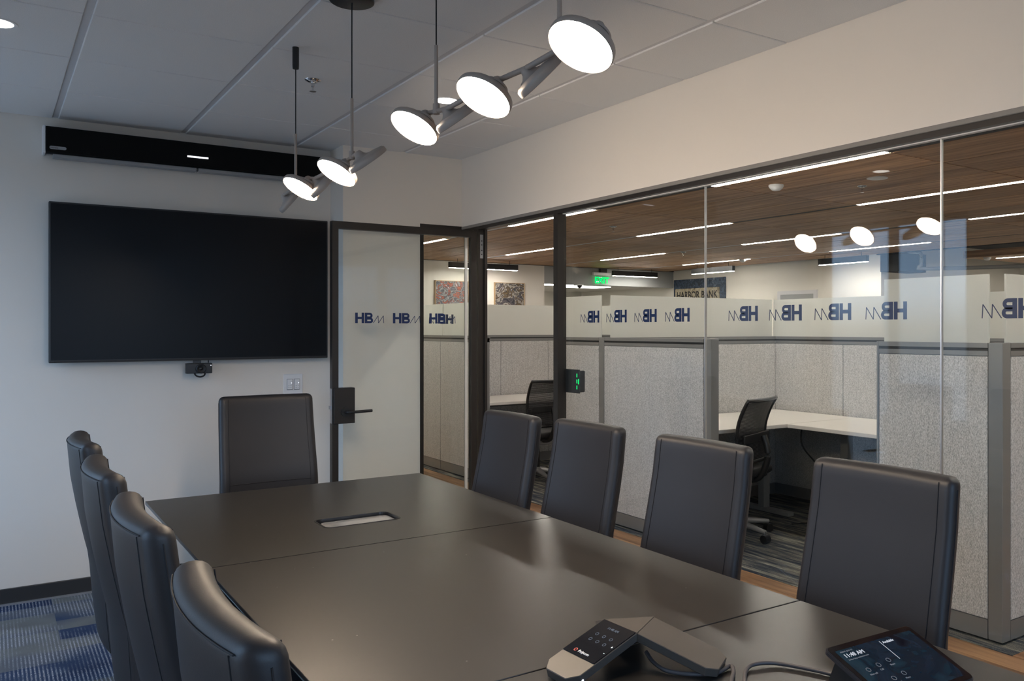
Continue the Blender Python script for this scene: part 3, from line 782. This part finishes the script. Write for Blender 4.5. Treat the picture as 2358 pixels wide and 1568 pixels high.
def pendant(label, heads, links, cords, canopies):
    p = empty('pendant_light', (-1.54, heads[0][0][1], CZ)); tag(p, label, 'pendant light', 'twin pendant lights over the table')
    K = [lamp_head(p, c, n, s) for c, n, s in heads]
    for a, c in links: fin(obj('spine_rod', cyl(K[a],K[c],.0065,n=12), 'lamp_body', p))
    for q, zt in cords:      # a drop lands halfway along link q
        k = (K[q[0]]+K[q[1]])/2 if len(q) == 2 else K[q[0]]
        fin(obj('drop_rod', cyl(k,(k.x,k.y,zt),.0052,n=12), 'lamp_body', p))
        fin(obj('drop_collar', cyl(k-Vector((0,0,.008)),k+Vector((0,0,.020)),.0095,n=14), 'lamp_body', p))
        fin(obj('cord', cyl((k.x,k.y,zt),(k.x,k.y,CZ),.0021,n=8), 'black_matte', p))
        r, h = canopies[cords.index((q,zt))]
        fin(obj('canopy', lathe([(0,0),(r,0),(r,-h*.85),(r*.93,-h),(0,-h)],36,Matrix.Translation((k.x,k.y,CZ+.0005))), 'black_plastic', p))
ND = (-.518,-.11,-.848)
pendant('far string of tilted disc lamps, hung near the screen wall',
        [((-1.505,-1.480,1.945),(.78,-.08,-.61),1), ((-1.56,-1.797,1.945),ND,-1), ((-1.505,-1.905,1.952),(.77,-.04,-.62),1),
         ((-1.56,-2.212,1.944),ND,-1), ((-1.505,-2.350,1.968),(.63,.0,-.77),1)],
        [(0,1),(1,2),(2,3),(3,4)], [((0,1),2.18),((3,4),2.18)], [(.0125,.085),(.072,.022)])
pendant('near string of tilted disc lamps, closest to the camera',
        [((-1.56,-2.867,1.972),ND,-1), ((-1.505,-3.030,1.975),(.62,-.06,-.78),1), ((-1.56,-3.278,1.967),ND,-1),
         ((-1.505,-3.452,1.985),(.714,-.15,-.673),1), ((-1.56,-3.693,1.977),ND,-1)],
        [(0,1),(1,2),(2,3),(3,4)], [((0,1),2.18),((3,4),2.18)], [(.0125,.085),(.072,.022)])
# ------------------------------------------------------------------ ceiling fittings in the meeting room
def downlight(label, x, y, z=CZ, r=.055):
    d = empty('downlight', (x,y,z)); tag(d, label, 'downlight', 'recessed downlights')
    fin(obj('trim_ring', lathe([(r,.001),(r+.012,.001),(r+.012,-.003),(r,-.002),(r,.001)],36,Matrix.Translation((x,y,z))), 'white_plastic', d), 30)
    fin(obj('reflector', lathe([(r,-.0012),(r*.62,-.0006),(0,-.0006)],30,Matrix.Translation((x,y,z))), 'downlight_glow', d))
downlight('round recessed downlight behind the near disc lamps', -.713, -1.250)
downlight('round recessed downlight at the left edge of the tiled ceiling', -2.495, -1.290)
def sprinkler(label, x, y, z, s=1.0):
    d = empty('sprinkler', (x,y,z)); tag(d, label, 'sprinkler', 'fire sprinklers')
    fin(obj('escutcheon', lathe([(0,.0),(.036*s,0),(.034*s,-.004*s),(.018*s,-.012*s),(.012*s,-.012*s),(0,-.012*s)],28,Matrix.Translation((x,y,z))), 'chrome', d))
    fin(obj('body', lathe([(0,-.010*s),(.008*s,-.010*s),(.008*s,-.030*s),(.004*s,-.034*s),(.004*s,-.048*s),(.015*s,-.050*s),(.015*s,-.052*s),(0,-.052*s)],18,Matrix.Translation((x,y,z))), 'chrome', d))
sprinkler('chrome fire sprinkler head in the white tiled ceiling', -1.345, -1.225, CZ)

# ------------------------------------------------------------------ table electronics
ph = empty('conference_phone', (-1.449,-3.711,TZ)); tag(ph, 'three-legged dark conference phone with touch screen on the table', 'phone')
def phone_leg(a, name, screen=False):
    """wedge leg: ridge at r=.029 z=.075, foot at r=.19 z=.018"""
    c, s = math.cos(a), math.sin(a); w = .052; th = .017
    top = [(.030,-w,.074),(.192,-w*.62,.0175),(.178+.014,w*.62,.0175),(.030,w,.074)]
    top = [(.030,-w,.074),(.170,-w,.0250),(.190,-w+.020,.0180),(.190,w-.020,.0180),(.170,w,.0250),(.030,w,.074)]
    b = bmesh.new()
    n = len(top)
    T = [b.verts.new((x,y,z)) for x,y,z in top]; B = [b.verts.new((x-.004,y*.97,max(z-th,.0005))) for x,y,z in top]
    b.faces.new(T); b.faces.new(B[::-1])
    for i in range(n): b.faces.new((T[i],T[(i+1)%n],B[(i+1)%n],B[i]))
    bmesh.ops.recalc_face_normals(b, faces=b.faces)
    bmesh.ops.bevel(b, geom=list(b.edges), offset=.0012, segments=1, affect='EDGES')
    bmesh.ops.rotate(b, verts=b.verts, cent=(0,0,0), matrix=Matrix.Rotation(a,3,'Z'))
    return obj(name, b, 'phone_body', ph, local=True)
A1 = math.radians(183)
for k in range(3): phone_leg(A1+k*2*math.pi/3, 'leg')
r = .0602
b = prism([(r*math.cos(A1+math.radians(60+120*k)), r*math.sin(A1+math.radians(60+120*k))) for k in range(3)], .058, .0745)
obj('hub', b, 'phone_body', ph, local=True)
sl_a = math.atan2(.074-.025,.14)
ux = Vector((math.cos(A1)*math.cos(sl_a), math.sin(A1)*math.cos(sl_a), -math.sin(sl_a)))   # down the leg
uy = Vector((-math.sin(A1), math.cos(A1), 0)); un = ux.cross(uy)
if un.z < 0: un = -un
def on_leg(d, s, h): return Vector((math.cos(A1)*.030, math.sin(A1)*.030, .0743)) + ux*d + uy*s + un*h
b = bmesh.new(); q = [(.002,-.050),(.112,-.050),(.112,.050),(.002,.050)]
lo = [b.verts.new(on_leg(d,s,0)) for d,s in q]; hi = [b.verts.new(on_leg(d,s,.0016)) for d,s in q]
b.faces.new(hi); b.faces.new(lo[::-1])
for i in range(4): b.faces.new((lo[i],lo[(i+1)%4],hi[(i+1)%4],hi[i]))
bmesh.ops.recalc_face_normals(b, faces=b.faces)
scr = obj('touch_screen', b, 'phone_glass', ph, local=True)
PW = Vector(ph.location)
txd = uy*1.0; tyd = -ux       # reading direction across the leg, up the leg
if (txd.cross(tyd)).dot(un) < 0: txd = -txd
def ptext(s_, size, d, s, m='icon_dim', off=0.0, align='CENTER'):
    text(s_, size, frame_mtx(PW+on_leg(d,s,.0019), txd, tyd), m, scr, offset=off, align=align)
ptext('11:48 AM', .0085, .022, .000)
sgn = 1 if txd.dot(uy) > 0 else -1
for i,(d,s) in enumerate([(.044,-.022),(.044,0),(.044,.022),(.062,-.022),(.062,0),(.062,.022)]):
    b = lathe([(.0030,0),(.0042,0),(.0042,.0003),(.0030,.0003),(.0030,0)],16,Matrix(((txd.x,tyd.x,un.x,0),(txd.y,tyd.y,un.y,0),(txd.z,tyd.z,un.z,0),(0,0,0,1))))
    bmesh.ops.translate(b, verts=b.verts, vec=on_leg(d,s,.0019)); obj('icon', b, 'icon_dim', scr, local=True)
ptext('+', .011, .064, sgn*.044, 'ink_white'); ptext('-', .013, .084, sgn*.044, 'ink_white')
ptext('Polycom', .0095, .1035, sgn*.004, 'ink_white')
b = lathe([(.0028,0),(.0044,0),(.0044,.0003),(.0028,.0003),(.0028,0)],16,Matrix(((txd.x,tyd.x,un.x,0),(txd.y,tyd.y,un.y,0),(txd.z,tyd.z,un.z,0),(0,0,0,1))))
bmesh.ops.translate(b, verts=b.verts, vec=on_leg(.1005,-sgn*.022,.0019))
mat('logo_red', (.5,.03,.03), .5); obj('emblem', b, 'logo_red', scr, local=True)
for s in (-1,1):
    b = bmesh.new(); pts = [on_leg(.141,s*.050,-.012), on_leg(.163,s*.030,-.009)]
    fin(obj('status_light', tube([on_leg(.1445,s*.0525,-.0125),on_leg(.1625,s*.0335,-.0105)],.0016,6,k=1), 'indicator', ph, local=True))

# ------------------------------------------------------------------ touch tablet
TB = Matrix.Translation((-1.226,-4.020,.807)) @ Matrix.Rotation(math.radians(-3),4,'Z') @ Matrix.Rotation(math.radians(19.5),4,'X')
tab = empty('touch_tablet', (-1.10,-4.10,TZ)); tag(tab, 'black touch control tablet on a sloped stand on the table', 'tablet')
def tb_obj(name, b, m, parent):
    bmesh.ops.transform(b, verts=b.verts, matrix=TB); return obj(name, b, m, parent)
WT, HT = .243, .168
b = prism(rounded_rect(0,WT,-HT,0,.012), -.010, 0); es = [e for e in b.edges if abs(e.verts[0].co.z-e.verts[1].co.z)<1e-6]
bmesh.ops.bevel(b, geom=es, offset=.002, segments=2, affect='EDGES')
shell = tb_obj('shell', b, 'tablet_shell', tab); fin(shell, 40)
gl = tb_obj('bezel', prism(rounded_rect(.003,WT-.003,-HT+.003,-.003,.010), 0, .0006), 'phone_glass', tab)
sn = tb_obj('display', prism([(.014,-HT+.014),(WT-.014,-HT+.014),(WT-.014,-.016),(.014,-.016)], .0006, .0009), 'sky_screen', tab)
b = prism([(-.0,-.145),(-.0,0),(-.06,-.145)],0,.20)
tbm = bmesh.new(); pr = [(.03,-.016,-.011),(.03,-.150,-.011)]
q = [TB@Vector((x,y,-.0101)) for x,y in ((.02,-.020),(.02,-HT+.012),(WT-.02,-HT+.012),(WT-.02,-.020))]
v1 = [tbm.verts.new(p) for p in q]; v2 = [tbm.verts.new((p.x,p.y+(.02 if i in (0,3) else 0),TZ+.0005)) for i,p in enumerate(q)]
tbm.faces.new(v1); tbm.faces.new(v2[::-1])
for i in range(4): tbm.faces.new((v1[i],v1[(i+1)%4],v2[(i+1)%4],v2[i]))
bmesh.ops.recalc_face_normals(tbm, faces=tbm.faces); b.free()
obj('stand', tbm, 'black_plastic', tab)
def ttext(s_, size, x, y, m='icon_glow', off=0.0):
    text(s_, size, TB @ Matrix.Translation((x,y,.0012)), m, sn, offset=off)
ttext('FRIDAY, JULY 12', .0045, .022, -.024, 'icon_dim'); ttext('11:48 AM', .0135, .022, -.038, 'icon_glow', 0.0); ttext('1st floor large conference room', .0042, .022, -.046, 'icon_dim')
ttext('Available', .0085, .136, -.030, 'icon_glow')
tb_obj('divider', prism([(.131,-.075),(.132,-.075),(.132,-.022),(.131,-.022)], .0010, .0014), 'icon_glow', sn)
for i,(x,y,s_) in enumerate([(.040,-.078,'New call'),(.072,-.074,'Call'),(.104,-.070,'Share'),(.072,-.112,'Keypad'),(.104,-.108,'More')]):
    b = lathe([(.0042,0),(.0054,0),(.0054,.0003),(.0042,.0003),(.0042,0)],18,Matrix.Translation((x,y,.0011))); tb_obj('icon', b, 'icon_dim', sn)
    ttext(s_, .0055, x-.008, y-.014, 'icon_dim')
# cables on the table
c1 = fin(obj('phone_cable', tube([(-1.436,-3.742,.762),(-1.438,-3.768,.750),(-1.437,-3.812,.7455),(-1.405,-3.855,.7455),(-1.363,-3.874,.7455),(-1.322,-3.866,.7465),(-1.336,-3.890,.7455),(-1.375,-3.925,.7455),(-1.45,-4.00,.7455),(-1.49,-4.10,.7455)],.0043,10,k=8), 'cable_grey'))
tag(c1, 'thin dark cable looping out from under the conference phone', 'cable')
c2 = fin(obj('tablet_cable', tube([(-1.42,-4.02,.7455),(-1.345,-3.930,.7455),(-1.300,-3.893,.7460),(-1.270,-3.893,.7480),(-1.235,-3.912,.7460),(-1.206,-3.964,.7455),(-1.185,-4.020,.7455)],.0040,10,k=8), 'cable_grey'))
tag(c2, 'thin dark cable running to the back of the touch tablet', 'cable')

# ================================================================== OFFICE BEYOND THE GLASS
PZ, GZ = 1.350, 1.664
def panel(label, axis, c, a0, a1, glass=True, side=1, tiles=1, th=.065):
    """workstation panel. axis 'x': face at x=c running y a0..a1, body towards +x*side; axis 'y': face y=c running x a0..a1"""
    loc = (c+side*th/2, (a0+a1)/2, 0) if axis=='x' else ((a0+a1)/2, c+side*th/2, 0)
    p = empty('cubicle_panel', loc); tag(p, label, 'partition', 'cubicle panels in the office')
    def bx(name, q0, q1, d0, d1, z0, z1, m, par=p, bev=0):
        lo, hi = sorted((c+side*d0, c+side*d1))
        bb = box(lo,hi,q0,q1,z0,z1,bev,1) if axis=='x' else box(q0,q1,lo,hi,z0,z1,bev,1)
        return obj(name, bb, m, par)
    bx('core', a0, a1, .006, th-.006, .02, PZ-.02, 'desk_metal')
    bx('kick_plate', a0+.002, a1-.002, 0, th, .012, .098, 'panel_metal')
    w = (a1-a0)/tiles
    for k in range(tiles):
        q0, q1 = a0+k*w+.0025, a0+(k+1)*w-.0025
        bx('fabric_tile', q0, q1, -.001, .010, .102, PZ-.062, 'panel_fabric', bev=.002)
        bx('fabric_tile', q0, q1, th-.010, th+.001, .102, PZ-.062, 'panel_fabric', bev=.002)
    bx('rail', a0, a1, -.001, th+.001, PZ-.058, PZ-.036, 'panel_metal')
    bx('slot', a0, a1, .004, th-.004, PZ-.036, PZ-.022, 'panel_slot')
    bx('top_cap', a0, a1, -.002, th+.002, PZ-.022, PZ, 'panel_metal')
    if glass:
        bx('glass_screen', a0+.012, a1-.012, th/2-.005, th/2+.005, PZ, GZ, 'frosted')
    return p
def post(label, x0, x1, y0, y1):
    o = obj('panel_post', box(x0,x1,y0,y1,.012,PZ+.002,.002,1), 'panel_metal')
    o.data.transform(Matrix.Translation((-(x0+x1)/2,-(y0+y1)/2,0))); o.location = ((x0+x1)/2,(y0+y1)/2,0)
    tag(o, label, 'post', 'cubicle panel posts'); return o
X0, XB = 1.155, 2.95
panel('grey fabric cubicle panel without glass, left of the open workstation entrance', 'x', X0, -1.020, .068, False)
post('metal post at the left side of the open workstation entrance', X0-.001, X0+.068, -1.088, -1.022)
post('metal post where two cubicles meet behind the card reader', X0-.001, X0+.068, .070, .136)
panel('grey fabric panel topped with frosted glass, right of the open workstation entrance', 'x', X0, -2.935, -2.345, True)
post('slim metal post at the right side of the open workstation entrance', X0-.001, X0+.068, -2.343, -2.331)
post('wide metal corner post at the near end of the cubicle row', X0-.001, X0+.068, -3.005, -2.937)
panel('grey fabric end panel with glass, turning the near corner of the cubicle row', 'y', -3.003, X0+.070, XB-.002, True, 1, 2)
panel('cubicle side panel with frosted glass behind the white worktop', 'y', .070, X0+.070, XB-.002, True, 1, 2)
panel('rear cubicle panel with frosted glass behind the shorter white worktop', 'x', XB, -3.003, .135, True, 1, 4)
panel('short cubicle panel with frosted glass beside the card reader', 'x', X0, .138, .700, True)
panel('fabric panel with frosted glass seen through the narrow sidelight', 'x', X0, 1.970, 2.900, True)
panel('fabric panel with frosted glass in the open doorway, behind the mesh chair', 'y', 2.835, X0+.070, XB-.002, True, 1, 3)
panel('rear panel with frosted glass of the farther cubicle', 'x', XB, .137, 2.900, True, 1, 4)
panel('last fabric panel of the row, far along the corridor', 'x', X0, 2.904, 4.400, True)

def desk(label, x0, x1, y0, y1, legs):
    d = empty('desk', ((x0+x1)/2,(y0+y1)/2,0)); tag(d, label, 'desk', 'white workstation desks')
    obj('worktop', box(x0,x1,y0,y1,.702,.730,.003,1), 'worktop', d)
    obj('crossbar', box(x0+.10,x1-.10,(y0+y1)/2-.03,(y0+y1)/2+.03,.655,.701), 'desk_metal', d)
    for lx, ly, ax in legs:
        obj('leg', box(lx-.032,lx+.032,ly-.032,ly+.032,.03,.655,.003,1), 'desk_metal', d)
        if ax == 'x': obj('foot', box(lx-.28,lx+.28,ly-.035,ly+.035,0,.03,.004,1), 'desk_metal', d)
        else: obj('foot', box(lx-.035,lx+.035,ly-.28,ly+.28,0,.03,.004,1), 'desk_metal', d)
    return d
desk('long white worktop along the cubicle side panel', 1.24, 2.935, -.795, .055, [(1.42,-.33,'y'),(2.40,-.33,'y')])
desk('shorter white worktop running along the rear cubicle panel', 2.150, 2.935, -2.20, -.805, [(2.50,-1.05,'x'),(2.50,-2.0,'x')])
desk('white worktop in the farther cubicle, seen through the doorway', 1.24, 2.935, 2.05, 2.815, [(1.42,2.45,'y'),(2.76,2.45,'y')])
cb = fin(obj('black_cable', tube([(2.42,-.70,.69),(2.40,-.72,.55),(2.46,-.80,.42),(2.52,-.86,.30),(2.50,-.90,.16),(2.40,-.92,.03),(2.20,-.80,.006)],.006,8), 'black_matte'))
tag(cb, 'black power cord hanging below the shorter white worktop', 'cable')

def task_chair(label, loc, rz):
    t = empty('task_chair', loc, rz); tag(t, label, 'chair', 'black mesh task chairs')
    def bp(u, z):    # back surface: u lateral -1..1
        f = (z-.50)/.52
        return Vector((-.215 -.10*f*f + .055*math.sin(math.pi*min(max(f,0),1)) + .03*u*u, u*(.215+.02*f), z))
    N = 14; K = 8
    loop = [bp(-1,.52+.40*k/N) for k in range(N+1)] + [bp(-1+2*k/K,.94+.004*k/K) for k in range(K+1)] + [bp(1,.52+.40*(N-k)/N) for k in range(N+1)]
    fr = fin(obj('back_frame', tube(loop, .013, 8, k=1), 'black_plastic', t, local=True), 60)
    fin(obj('lower_rail', tube([bp(-1+2*k/K,.53) for k in range(K+1)], .013, 8, k=1), 'black_plastic', t, local=True), 60)
    b = bmesh.new(); rows = 46
    for r_ in range(rows):
        z = .545+(.925-.545)*r_/(rows-1); hh = .0036
        prev = None
        for k in range(7):
            u = -1+2*k/6
            p = bp(u, z); q = [b.verts.new(p+Vector((dx_,0,dz_))) for dx_,dz_ in ((-.0012,-hh),(.0012,-hh),(.0012,hh),(-.0012,hh))]
            if prev:
                for i in range(4): b.faces.new((prev[i],prev[(i+1)%4],q[(i+1)%4],q[i]))
            prev = q
    bmesh.ops.recalc_face_normals(b, faces=b.faces)
    mesh_o = obj('back_mesh', b, 'black_matte', t, local=True); mesh_o['kind'] = 'stuff'
    obj('lumbar_bar', box(-.195,-.180,-.20,.20,.655,.715,.006,2), 'black_plastic', t, local=True)
    fin(obj('back_arm', tube([(-.24,0,.70),(-.27,0,.56),(-.20,0,.41),(-.02,0,.385)], .022, 10), 'black_plastic', t, local=True), 60)
    fin(obj('seat', box(-.21,.27,-.235,.235,.42,.475,.022,3), 'black_matte', t, local=True), 60)
    obj('seat_pan', box(-.18,.23,-.20,.20,.395,.42,.006,1), 'black_plastic', t, local=True)
    obj('mechanism', box(-.10,.12,-.08,.08,.345,.395,.01,2), 'brushed_steel', t, local=True)
    fin(obj('gas_column', cyl((0,0,.09),(0,0,.345),.025,n=16), 'black_plastic', t, local=True))
    for k in range(5):
        a = math.radians(20+72*k); c,s = math.cos(a), math.sin(a)
        fin(obj('star_leg', cyl((.02*c,.02*s,.11),(.30*c,.30*s,.072),.026,.014,n=10), 'silver', t, local=True))
        w = Vector((.30*c,.30*s,.028))
        cs = fin(obj('caster', cyl(w-Vector((-s,c,0))*.024, w+Vector((-s,c,0))*.024, .028, n=18), 'black_plastic', t, local=True))
        obj('caster_stem', cyl(w+Vector((0,0,.02)), w+Vector((0,0,.05)), .007, n=8), 'chrome', cs, local=True)
    return t
task_chair('black mesh office chair in the open workstation with white worktops', (1.62,-.78,0), math.radians(111))
task_chair('black mesh office chair seen through the open doorway', (1.63,1.82,0), math.radians(96))

# card reader on the office side of the glass
cr = empty('card_reader', (.09,-1.195,1.06)); tag(cr, 'black card reader with green lights mounted beside the door', 'card reader')
obj('back_plate', box(.046,.054,-1.268,-1.132,1.068,1.196,.002,1), 'black_plastic', cr)
obj('body', box(.054,.090,-1.262,-1.137,1.074,1.190,.006,2), 'black_plastic', cr)
for z in (1.100,1.132,1.164): obj('light', box(.0452,.0462,-1.250,-1.244,z-.010,z+.010), 'green_led', cr)
obj('light', box(.0452,.0462,-1.266,-1.260,1.118,1.146), 'green_led', cr)

# linear ceiling lights
rows = ['first','second','third','fourth']
bays = [(-4.94,-3.13),(-1.305,.490),(2.325,4.120),(5.955,7.750)]
where = ['behind the camera','nearest','middle','farthest']
for i, x in enumerate(SX[1:]):
    for j,(a,c) in enumerate(bays):
        t = empty('linear_light', (x,(a+c)/2,OZ))
        tag(t, ('LED strip in the %s light row beyond the glass wall, %s bay' % (rows[i], where[j])), 'ceiling light', 'LED strips in the wood ceiling')
        obj('housing', box(x-.030,x+.030,a,c,OZ+.0035,OZ+.0049), 'black_matte', t)
        obj('diffuser', box(x-.024,x+.024,a+.004,c-.004,OZ-.001,OZ+.0034), 'strip_light', t)
x = SX[0]
for j,(a,c) in enumerate(bays):
    t = empty('linear_light', (x,(a+c)/2,OZ)); tag(t, 'LED strip above the corridor next to the glass wall, %s bay' % where[j], 'ceiling light', 'LED strips in the wood ceiling')
    obj('housing', box(x-.030,x+.030,a,c,OZ+.0035,OZ+.0049), 'black_matte', t); obj('diffuser', box(x-.024,x+.024,a+.004,c-.004,OZ-.001,OZ+.0034), 'strip_light', t)
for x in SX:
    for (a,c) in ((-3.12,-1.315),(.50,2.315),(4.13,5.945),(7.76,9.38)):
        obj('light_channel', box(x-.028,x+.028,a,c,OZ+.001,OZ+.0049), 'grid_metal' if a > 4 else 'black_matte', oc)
for i,(x,a,c) in enumerate(((11.9,-5,3.3),(13.6,-5,3.4))):
    t = empty('linear_light', (x,(a+c)/2,OZ)); tag(t, 'long LED strip on the far wood raft, %s' % ('nearer one','farther one')[i], 'ceiling light', 'LED strips in the wood ceiling')
    obj('diffuser', box(x-.024,x+.024,a,c,OZ-.004,OZ+.0), 'strip_light', t)
# suspended linear pendants
def lin(label, x0,x1,y0,y1,z):
    t = empty('linear_pendant', ((x0+x1)/2,(y0+y1)/2,z)); tag(t, label, 'pendant light', 'black linear pendants')
    obj('housing', box(x0,x1,y0,y1,z,z+.10,.002,1), 'black_matte', t)
    obj('diffuser', box(x0+.01,x1-.01,y0+.01,y1-.01,z-.006,z), 'strip_light', t)
    lx = x1-x0 > y1-y0
    for q in (.12,.88):
        px, py = (x0+q*(x1-x0),(y0+y1)/2) if lx else ((x0+x1)/2, y0+q*(y1-y0))
        obj('hanger', cyl((px,py,z+.10),(px,py,OZ),.004,n=6), 'black_matte', t)
lin('black linear pendant over the paintings, seen through the doorway', 4.05,5.42,8.84,8.91,2.49)
lin('black linear pendant beside the exit sign', 7.72,8.86,9.02,9.09,2.49)
lin('black linear pendant above the blue lettered picture', 8.70,8.77,6.62,7.78,2.49)
lin('black linear pendant right of the blue lettered picture', 8.96,9.03,3.80,4.80,2.50)

# ceiling devices in the office
def dome(label, x, y, z, s=1.0):
    o = fin(obj('smoke_detector', lathe([(0,0),(.065*s,0),(.066*s,-.012*s),(.055*s,-.030*s),(.035*s,-.046*s),(.018*s,-.050*s),(0,-.051*s)],28), 'white_plastic'), 50)
    o.location = (x,y,z); tag(o, label, 'detector', 'ceiling domes')
dome('white dome detector on the wood ceiling near the glass wall', 3.006,.116,OZ)
dome('white dome detector far back on the wood ceiling', 8.46,6.10,OZ)
dome('white dome detector on the far wood raft', 11.6,3.3,OZ)
sprinkler('fire sprinkler in the wood ceiling beside the round speaker', 3.646,-.287,OZ, 1.1)
sprinkler('fire sprinkler in the wood ceiling left of the first glass joint', 3.625,3.37,OZ, 1.3)
sprinkler('small fire sprinkler farther back in the wood ceiling', 6.60,5.55,OZ, 1.3)
o = fin(obj('ceiling_speaker', lathe([(0,0),(.085,0),(.085,-.004),(.075,-.007),(0,-.007)],32), 'white_plastic')); o.location = (3.428,-.61,OZ)
tag(o, 'round white ceiling speaker in the wood planks', 'speaker')
# exit sign
ex = empty('exit_sign', (7.70,9.34,2.33)); tag(ex, 'green glowing exit sign hanging near the far beam', 'sign')
obj('housing', box(7.44,7.88,9.325,9.385,2.50,2.56,.003,1), 'white_plastic', ex)
pnl = obj('panel', box(7.51,7.81,9.345,9.355,2.325,2.50), 'pane_window', ex)
text('EXIT', .175, frame_mtx((7.66,9.343,2.345),(1,0,0),(0,0,1)), 'exit_green', ex, offset=.006, align='CENTER', extrude=.001)
obj('conduit', box(7.62,7.78,9.33,9.38,2.56,2.64), 'black_matte', ex)
sc_ = empty('security_camera', (7.10,9.30,2.24)); tag(sc_, 'small dome security camera below the far beam', 'camera')
obj('bracket', box(7.06,7.18,9.30,9.398,2.285,2.304), 'white_plastic', sc_)
fin(obj('dome', lathe([(.05,.0),(.048,-.025),(.030,-.048),(0,-.055)],20,Matrix.Translation((7.11,9.34,2.285))), 'black_plastic', sc_))
# light panels in the space beyond the beam
for i,(x0,x1,y0,y1) in enumerate(((6.5,7.4,10.0,10.25),(6.5,7.4,11.2,11.45),(7.55,8.5,10.2,10.8))):
    o = obj('light_panel', box(x0,x1,y0,y1,2.316,2.3295), 'downlight_glow'); tag(o, 'flat lit ceiling panel in the space beyond the far beam, %s' % ('front left','back left','right')[i], 'ceiling light', 'ceiling panels beyond the beam')
# pictures
def picture(label, mtx, w, h, m, split=None):
    t = bpy.data.objects.new('wall_picture', None); link(t); t.matrix_world = mtx; tag(t, label, 'picture', 'framed pictures on the office walls')
    f = .012
    obj('canvas', box(-w/2+f,w/2-f,f,h-f,.004,.034), m, t, local=True)
    for a in (box(-w/2,-w/2+f,0,h,.001,.044), box(w/2-f,w/2,0,h,.001,.044), box(-w/2+f,w/2-f,0,f,.001,.044), box(-w/2+f,w/2-f,h-f,h,.001,.044)):
        obj('frame_bar', a, 'art_frame', t, local=True)
    return t
picture('dark abstract painting seen through the open doorway', frame_mtx((5.53,9.398,1.70),(1,0,0),(0,0,1)), .64, .59, 'paint_dark')
pr_ = picture('abstract painting with red strokes seen through the narrow sidelight', frame_mtx((4.34,9.398,1.70),(1,0,0),(0,0,1)), .66, .59, 'paint_red')
hb = empty('wall_picture', (9.59,8.53,1.85)); tag(hb, 'blue and sand picture lettered HARBOR BANK on the far wall', 'picture', 'framed pictures on the office walls')
obj('canvas', box(9.555,9.598,7.74,9.33,1.70,2.466), 'paint_sea', hb)
obj('relief', box(9.545,9.555,7.88,9.27,1.78,2.27,.01,1), 'paint_sand', hb)
text('HARBOR BANK', .215, frame_mtx((9.543,9.22,2.055),(0,-1,0),(0,0,1)) @ Matrix.Diagonal((.86,1,1,1)), 'black_matte', hb, offset=.004, extrude=.001)
# doorway frame on the far side wall
df = empty('door_2', (9.59,5.85,0)); df['kind'] = 'structure'
obj('jamb', box(9.575,9.60,6.24,6.32,0,2.05), 'grid_metal', df); obj('jamb', box(9.575,9.60,5.36,5.44,0,2.05), 'grid_metal', df)
obj('head', box(9.575,9.60,5.36,6.32,2.05,2.12), 'grid_metal', df); obj('leaf', box(9.585,9.60,5.44,6.24,0,2.05), 'soffit_paint', df)
# black duct and pipes at the end of the wood ceiling
du = empty('duct', (10.2,3.85,2.40)); tag(du, 'black duct box with pipes under the dark ceiling gap', 'duct')
obj('box', box(9.55,10.3,3.62,3.98,2.36,2.66,.004,1), 'deck_black', du)
fin(obj('pipe', tube([(9.62,3.70,2.67),(9.62,3.35,2.67),(9.70,3.30,2.60),(9.70,3.30,2.44),(9.75,3.22,2.38),(10.6,1.6,2.38),(10.9,1.0,2.38)],.03,8,k=3), 'desk_metal', du), 60)
